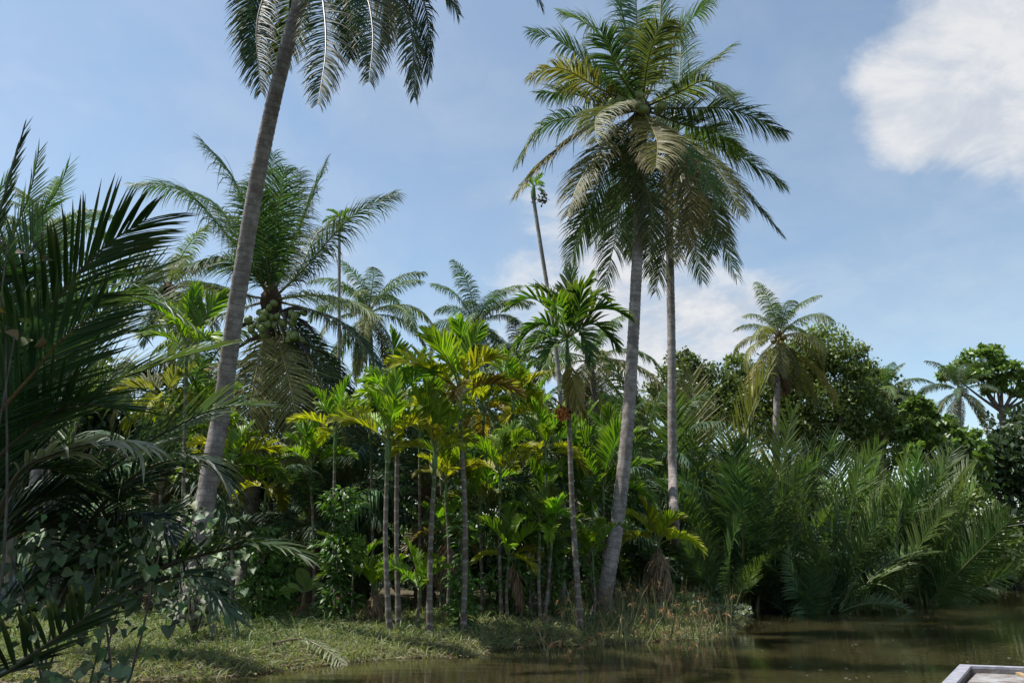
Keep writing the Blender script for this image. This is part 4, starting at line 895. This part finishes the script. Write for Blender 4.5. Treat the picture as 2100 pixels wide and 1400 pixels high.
# ------------------------------------------------------------------ climbing pepper vines round stems
def vine(label, px, y0, y1, depth, wpx, n, col=(.045, .10, .018), leaf=.085):
    base = P(px, y1, depth); base[2] = gz(base[0], base[1])
    root = thing('climbing_vine', label, 'vine', base, 'vines climbing the palm stems')
    pm = FPX/depth; z1 = P(px, y0, depth)[2]; h = z1-base[2]
    s = np.linspace(0, 1, 14)
    C = base+np.stack([.05*np.sin(s*9), .05*np.cos(s*9), h*s], 1)
    V, Q, si = tube(C, .018, 5); ob('stem', mesh('stem', V-base, Q, attrs={'along': si*.1, 'frac': si*0}), M_WOOD, root)
    t = RNG.random(n); wd = wpx/pm/2*(.55+.45*np.sin(t*3.1)**.6)*(.7+.5*np.sin(t*17+px))
    a = RNG.random(n)*6.28; rr = np.sqrt(RNG.random(n))*wd
    p = np.stack([np.cos(a)*rr, np.sin(a)*rr*.7, h*t], 1)
    d = nrm(np.stack([np.cos(a), np.sin(a)*.7, RNG.normal(-.1, .6, n)], 1)); w = nrm(np.cross(d, UP+RNG.normal(0, .5, (n, 3))))
    b = blades(p, d, w, leaf*1.7*(.6+.7*RNG.random(n)), leaf*.8, .5, 2, .2, (.4, 1, .08))
    b[2]['ft'] = b[2]['tip']*0
    ob('foliage', mesh('foliage', b[0], b[1], attrs=b[2]), M_BROAD, root, color=col)
vine('leafy vine column climbing the yellow-fronded areca stem at left', 690, 1000, 1262, 14.9, 95, 900)
vine('leafy vine clump round the tallest grey ringed stem', 950, 1160, 1262, 14.7, 70, 320)
vine('vine tuft high on the tallest areca stem', 950, 1020, 1090, 15.2, 60, 220)
vine('thick leafy vine column behind the low dead-skirted areca', 1052, 990, 1262, 16.2, 110, 1000)
vine('leafy vine column left of the fruiting stem', 1132, 1020, 1250, 16.6, 80, 700)
vine('vine-covered stem behind the swollen-footed coconut', 1215, 1100, 1230, 17.5, 50, 320)
vine('leafy vine column below the short yellow areca', 530, 1080, 1262, 15.6, 100, 700)
vine('vine heap behind the banana plant', 585, 1130, 1240, 17.5, 80, 420)

# ------------------------------------------------------------------ banana plant
bb = on_ground(620, 1276); rb = thing('banana_plant', 'small banana plant with three broad leaves on the grassy bank', 'banana plant', bb)
V, Q, si = tube(spline([bb-[0, 0, .1], P(622, 1235, bb[1]), P(625, 1212, bb[1])], 8), np.linspace(.06, .03, 8), 8)
ob('stem', mesh('stem', V-bb, Q), plain('banana_stem', (.16, .15, .06), .6, (.12, .07, .04)), rb)
M_BAN = leaf_mat('banana_leaf', .4, .4, tip_amt=.2, var=.1)
for pts, s, wv in (([(626, 1212), (622, 1190), (610, 1165), (606, 1185)], -.3, .19), ([(623, 1214), (600, 1205), (570, 1216)], 0, .13), ([(627, 1213), (650, 1203), (672, 1214)], -.2, .12), ([(626, 1212), (638, 1195), (652, 1185)], .3, .1)):
    C = spline([P(x, y, bb[1]+s*i*.15) for i, (x, y) in enumerate(pts[:3])], 12)
    T = tang(C); S = nrm(np.cross(T, np.array((0., 1, .3)))); Nn = np.cross(S, T)
    sg = np.linspace(0, 1, 12); h = wv*np.sin(np.pi*np.clip((sg-.18)/.82, 0.02, .985))**.55
    rows = []
    for k in (-1, -.5, 0, .5, 1): rows.append(C+S*(h*k*.8)[:, None]+Nn*(abs(k)*h*.35)[:, None])
    V = np.stack(rows, 1).reshape(-1, 3)
    ii = (np.arange(11)[:, None]*5+np.arange(4)[None]).ravel()
    lf = ob('leaf', mesh('leaf', V-bb, np.stack([ii, ii+1, ii+6, ii+5], 1), attrs={'tip': np.repeat(sg, 5), 'rnd': np.full(60, .6)}), M_BAN, rb, color=(.12, .20, .045))
    V, Q, si = tube(C, np.linspace(.014, .003, 12), 5); ob('midrib', mesh('midrib', V-bb, Q), M_STALK, lf, color=(.2, .24, .09))
C = spline([P(620, 1240, bb[1]-.05), P(612, 1255, bb[1]-.12), P(604, 1272, bb[1]-.15)], 8)
frond_from(rb, C, 'areca', (.2, .1, .06), M_DEAD, name='dry_leaf', stalkc=(.15, .08, .05), L=.18, n=8, W=.05, droop=1.)

# dead stump with hanging husk
sb_ = on_ground(692, 1282); rs = thing('dead_stump', 'dark rotting palm stump below the vine column on the grass', 'stump', sb_)
V, Q, si = tube(spline([sb_-[0, 0, .1], sb_+[.02, 0, .25], sb_+[.05, 0, .55]], 9), (np.array([.11, .1, .1, .11, .1, .12, .11, .1, .04]))[:, None]*(1+.15*RNG.normal(0, 1, (9, 9))), 9)
ob('trunk', mesh('trunk', V-sb_, Q), M_FIBRE, rs)
for a in range(6): put(rs, 'dead', (0.04, 0, .5), a*1.05, -70, (.09, .06, .05), .45, name='dry_frond', stalkc=(.08, .05, .04))

# ------------------------------------------------------------------ ground cover
def scatter(n, xr, yr, smin, smax):
    x = RNG.uniform(*xr, n); y = RNG.uniform(*yr, n); s = shore_dist(x, y)
    k = (s > smin) & (s < smax); x, y, s = x[k], y[k], s[k]
    return np.stack([x, y, ground_z(x, y)], 1), s
def grass(name, pts, L, W, droop, color, mat, label=None, seg=2, upw=1.3, prof=(.6, 1, .05)):
    n = len(pts); d = nrm(RNG.normal(0, 1, (n, 3))*np.array((1, 1, .3))+np.array((0, 0, upw)))
    w = nrm(np.cross(d, RNG.normal(0, 1, (n, 3))))
    b = blades(pts, d, w, L*(.5+RNG.random(n)), W*(.7+.6*RNG.random(n)), droop, seg, .15, prof)
    b[2]['ft'] = b[2]['tip']*0
    me = mesh(name, b[0], b[1], attrs=b[2])
    o = ob(name, me, mat, color=color); o['kind'] = 'stuff'
    if label: o['label'] = label
    return o
pts, s = scatter(150000, (-9.5, 7.2), (8.2, 20), -.05, 5.5)
keep = RNG.random(len(pts)) < np.clip(1.15-s*.17, .12, 1); pts, s = pts[keep], s[keep]
nh = hnoise(pts[:, 0]*1.4, pts[:, 1]*1.9)
grass('bank_grass', pts[:70000], .16*(1+.45*nh[:70000]), .013, .6, (.118, .135, .058), M_GRASS, 'short pale herbs and grass covering the muddy bank', upw=1.1)
pp = np.array([on_ground(random.uniform(930, 1535), random.uniform(1245, 1318)) for _ in range(9000)])
sp = shore_dist(pp[:, 0], pp[:, 1]); pp = pp[(sp > -.02) & (sp < 3.2)]
grass('point_grass', pp, .20, .018, .8, (.15, .15, .07), M_GRASS, 'pale yellow-green grass on the low point by the reeds', upw=1.3)
pts2, s2 = scatter(26000, (-12, 12), (9, 24), .6, 9)
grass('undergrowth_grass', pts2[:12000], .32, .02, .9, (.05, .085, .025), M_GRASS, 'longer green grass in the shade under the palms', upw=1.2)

for label, pts, c, mt in [('grey-green fallen palm frond lying on the grass by the water, left of centre', [(560, 1330), (620, 1322), (690, 1330), (740, 1345)], (.13, .15, .09), M_NIPA),
                      ('brown fallen frond half sunk at the waterline below the front areca stems', [(880, 1338), (930, 1330), (985, 1328), (1030, 1322)], (.17, .13, .09), M_DEAD),
                      ('pale dry frond lying at the edge of the point', [(1440, 1296), (1475, 1290), (1510, 1280), (1545, 1272)], (.2, .18, .12), M_DEAD)]:
    W3 = [on_ground(x, y)+np.array((0, 0, .10)) for x, y in pts]
    root = thing('fallen_frond', label, 'palm frond', W3[0], 'fallen fronds on the bank')
    frond_from(root, spline(W3, 16), 'areca', c, mt, stalkc=(.16, .13, .08), L=.32, n=26, W=.025, v=(6, 4), droop=.35, name='leaflets')
lt, ls = scatter(60000, (-7, 7), (8.5, 19), -.12, .5)
lt = lt[:1300]; nl = len(lt); lt[:, 2] = np.maximum(lt[:, 2], 0)+.015+RNG.random(nl)*.03
d = nrm(RNG.normal(0, 1, (nl, 3))*np.array((1, 1, .15))); w = nrm(np.cross(d, UP+RNG.normal(0, .25, (nl, 3))))
b = blades(lt, d, w, .10*(.4+RNG.random(nl)), .03*(.5+RNG.random(nl)), .2, 2, .15, (.3, 1, .1)); b[2]['ft'] = b[2]['tip']*0
o = ob('leaf_litter', mesh('leaf_litter', b[0], b[1], attrs=b[2]), M_DEAD, color=(.14, .105, .07)); o['kind'] = 'stuff'; o['label'] = 'dead leaves and debris washed along the waterline'
# reeds at the swollen foot
def region(n, pxr, pyr):
    q = np.array([on_ground(random.uniform(*pxr), random.uniform(*pyr)) for _ in range(n)])
    return q
rp = np.vstack([region(300, (1230, 1440), (1240, 1308)), region(110, (1105, 1240), (1250, 1322)), region(60, (1430, 1500), (1255, 1290))])
n = len(rp); d = nrm(np.stack([RNG.normal(0, .22, n), RNG.normal(0, .22, n), np.ones(n)], 1)); w = nrm(np.cross(d, RNG.normal(0, 1, (n, 3))))
b = blades(rp, d, w, 0.72*(.55+.75*RNG.random(n)), .02, .25, 4, .2, (1, .9, .8, .6, .1)); b[2]['ft'] = b[2]['tip']*0
o = ob('reeds', mesh('reeds', b[0], b[1], attrs=b[2]), M_GRASS, color=(.12, .125, .06)); o['kind'] = 'stuff'; o['label'] = 'standing reeds and sedge stems in the shallow water'
tops = b[0].reshape(n, 5, 3, 3)[:, 3, 1]
sel = tops[RNG.random(n) < .4]; k = 7
p = np.repeat(sel, k, 0); m_ = len(p); d = nrm(RNG.normal(0, 1, (m_, 3))+np.array((0, 0, .5))); w = nrm(np.cross(d, RNG.normal(0, 1, (m_, 3))))
b = blades(p, d, w, .13*(.5+RNG.random(m_)), .012, 1.4, 3, .1, (.6, 1, .7, .1)); b[2]['ft'] = b[2]['tip']*0
o = ob('reed_heads', mesh('reed_heads', b[0], b[1], attrs=b[2]), M_DEAD, color=(.2, .12, .06)); o['kind'] = 'stuff'; o['label'] = 'withered brown seed heads of the reeds'

def bush(label, px, py, rx, ry, n, col, leaf, name='low_bush'):
    base = on_ground(px, py+ry); root = thing(name, label, 'bush', base, 'low bushes on the bank')
    c = P(px, py, base[1]); pm = FPX/base[1]
    V, Q, A = leaf_cloud([(c-base, (rx/pm, rx/pm*.7, ry/pm), n)], leaf, 0)
    ob('foliage', mesh('foliage', V, Q, attrs=A, smooth=False), M_BROAD, root, color=col)
    for _ in range(5):
        C = spline([np.zeros(3), (c-base)*.5+RNG.normal(0, .05, 3), (c-base)+RNG.normal(0, .2, 3)], 7)
        V, Q, si = tube(C, np.linspace(.012, .004, 7), 4); ob('stem', mesh('stem', V, Q, attrs={'along': si*.1, 'frac': si*0}), M_WOOD, root)
bush('bright green leafy bush behind the reeds at the straight coconut foot', 1385, 1212, 60, 26, 900, (.06, .12, .03), .085)
bush('green low bush right of the reeds near the nipa palms', 1440, 1236, 50, 20, 600, (.05, .10, .035), .08)
bush('grey-leaved weeds at the tip of the grassy point', 1500, 1252, 40, 12, 420, (.12, .14, .10), .07)
bush('dull green weeds at the foot of the low dead-skirted areca', 1075, 1258, 50, 16, 420, (.05, .085, .03), .07)

# dense dark undergrowth behind the grove
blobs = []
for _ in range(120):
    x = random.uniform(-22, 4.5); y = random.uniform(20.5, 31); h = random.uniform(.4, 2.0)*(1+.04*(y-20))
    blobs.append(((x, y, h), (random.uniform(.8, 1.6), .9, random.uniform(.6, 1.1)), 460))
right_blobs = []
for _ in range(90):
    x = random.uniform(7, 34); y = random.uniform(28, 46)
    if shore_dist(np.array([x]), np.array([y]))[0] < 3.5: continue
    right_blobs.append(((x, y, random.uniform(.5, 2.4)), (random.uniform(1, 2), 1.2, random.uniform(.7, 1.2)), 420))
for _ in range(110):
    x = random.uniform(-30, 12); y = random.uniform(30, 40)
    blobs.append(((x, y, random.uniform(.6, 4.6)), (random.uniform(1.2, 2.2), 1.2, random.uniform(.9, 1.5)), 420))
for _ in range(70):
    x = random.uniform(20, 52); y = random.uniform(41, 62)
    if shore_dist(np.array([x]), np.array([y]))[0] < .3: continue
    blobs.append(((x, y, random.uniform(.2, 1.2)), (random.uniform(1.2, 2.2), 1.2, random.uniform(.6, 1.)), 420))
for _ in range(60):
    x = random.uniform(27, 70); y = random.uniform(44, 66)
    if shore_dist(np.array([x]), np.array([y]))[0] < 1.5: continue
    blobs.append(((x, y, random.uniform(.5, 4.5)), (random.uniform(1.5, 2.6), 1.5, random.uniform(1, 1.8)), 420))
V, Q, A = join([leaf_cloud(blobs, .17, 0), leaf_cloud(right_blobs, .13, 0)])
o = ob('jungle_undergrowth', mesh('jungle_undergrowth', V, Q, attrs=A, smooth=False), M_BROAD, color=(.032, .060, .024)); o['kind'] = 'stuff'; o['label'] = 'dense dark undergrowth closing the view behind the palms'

# foam flecks drifting on the water
fp = []
for _ in range(46):
    p = G(random.uniform(1560, 2100), random.uniform(1235, 1395), .004); r = random.uniform(.004, .013)
    a = np.linspace(0, 6.283, 6, endpoint=False)
    top = np.stack([p[0]+r*2*np.cos(a)*(1+.3*RNG.random(6)), p[1]+r*np.sin(a), np.full(6, .006)], 1)
    fp.append(top)
V = np.vstack(fp); Q = np.concatenate([np.array([[0, 1, 2, 3], [0, 3, 4, 5]])+6*i for i in range(len(fp))])
o = ob('foam_flecks', mesh('foam_flecks', V, Q), M_FOAM); o['kind'] = 'stuff'; o['label'] = 'small pale foam flecks drifting on the brown water'

# mooring line between the far bushes
rl = thing('mooring_line', 'thin taut line stretched from the bushes at the right picture edge', 'rope', P(2068, 1076, 32))
for dy, nm in ((0, 'strand'), (5, 'strand')):
    V, Q, si = tube(spline([P(2068, 1076+dy*.5, 32), P(2110, 1066+dy, 31), P(2260, 1030+dy, 29)], 8), .012, 5)
    ob(nm, mesh(nm, V-np.array(rl.location), Q), M_ROPE, rl)

# ------------------------------------------------------------------ the boat's bow, lower right
zb = .75
def at_z(px, py, z): return G(px, py, z)
c0 = at_z(1968, 1361, zb); c1 = at_z(2110, 1366, zb); c2 = at_z(1932, 1398, zb)
ft = nrm(c1-c0); sd = nrm(c2-c0)
ax_ = nrm(np.array((-ft[1], ft[0], 0)))*-1          # aft
bw = 1.0
A0 = c0; B0 = c0+ft*bw
A1 = c0+sd*1.5
sdm = sd-2*(sd@ft)*ft; B1 = B0+sdm*1.5
A2 = A1+ax_*3.2; B2 = B1+ax_*3.2
rbt = thing('boat', 'grey flat-nosed boat bow with weathered inside, lower right corner', 'boat', (float(c0[0]), float(c0[1]), 0))
o0 = np.array((c0[0], c0[1], 0))
def prism(name, pts_top, z_top, z_bot, mat, parent=rbt, inset=None):
    n = len(pts_top); t = np.array([[p[0], p[1], z_top] for p in pts_top])-o0; b_ = t.copy(); b_[:, 2] = z_bot
    me = bpy.data.meshes.new(name)
    me.from_pydata([tuple(v) for v in np.vstack([t, b_])], [], [tuple(range(n)), tuple(range(2*n-1, n-1, -1))]+[(i, i+n, (i+1) % n+n, (i+1) % n) for i in range(n)])
    me.update(); return ob(name, me, mat, parent)
cen = (A0+B0+A2+B2)/4
loop = [A2, A1, A0, B0, B1, B2]
names = ['left_gunwale', 'left_gunwale', 'bow_rail', 'right_gunwale', 'right_gunwale']
inn = []
def offs(loop, w):
    out = []
    for i, p in enumerate(loop):
        q = nrm(loop[i]-loop[i-1]) if i else nrm(loop[1]-loop[0]); r = nrm(loop[i+1]-loop[i]) if i < len(loop)-1 else q
        nq = np.array((q[1], -q[0], 0)); nr = np.array((r[1], -r[0], 0)); nn_ = nrm(nq+nr)
        out.append(p+nn_*w/max(.35, nn_@nq))
    return out
if (offs(loop, .1)[2]-cen)@(offs(loop, .1)[2]-cen) > (A0-cen)@(A0-cen): sg_ = -1
else: sg_ = 1
inn = offs(loop, .075*sg_); inn2 = offs(loop, .085*sg_); outb = offs(loop, -.004*sg_); inb = offs(loop, .022*sg_)
for i, nm in enumerate(names):
    prism('gunwale' if 'gun' in nm else 'bow_rail', [loop[i], loop[i+1], inn[i+1], inn[i]], zb, zb-.018, M_GREYMETAL)
    prism('hull_plank', [inb[i], inb[i+1], inn[i+1], inn[i]], zb-.02, -.25, M_BOATRUST if i != 2 else M_BOATIN)
prism('foredeck', [inn2[2]+ft*.02, inn2[3]-ft*.02, inn2[4]+(inn2[3]-inn2[4])*.45, inn2[1]+(inn2[2]-inn2[1])*.45], zb-.045, zb-.075, M_BOATIN)
prism('floor_board', inn2, zb-.55, zb-.6, M_BOATRUST)
for f, w_ in ((.30, .035), (.62, .03), (.85, .03)):
    p0 = inn2[2]+(inn2[3]-inn2[2])*f; q0 = p0+ax_*.7
    prism('deck_batten', [p0, p0+ft*w_, q0+ft*w_, q0], zb-.028, zb-.043, plain('pale_batten', (.42, .30, .16), .7, (.3, .2, .1), 20))
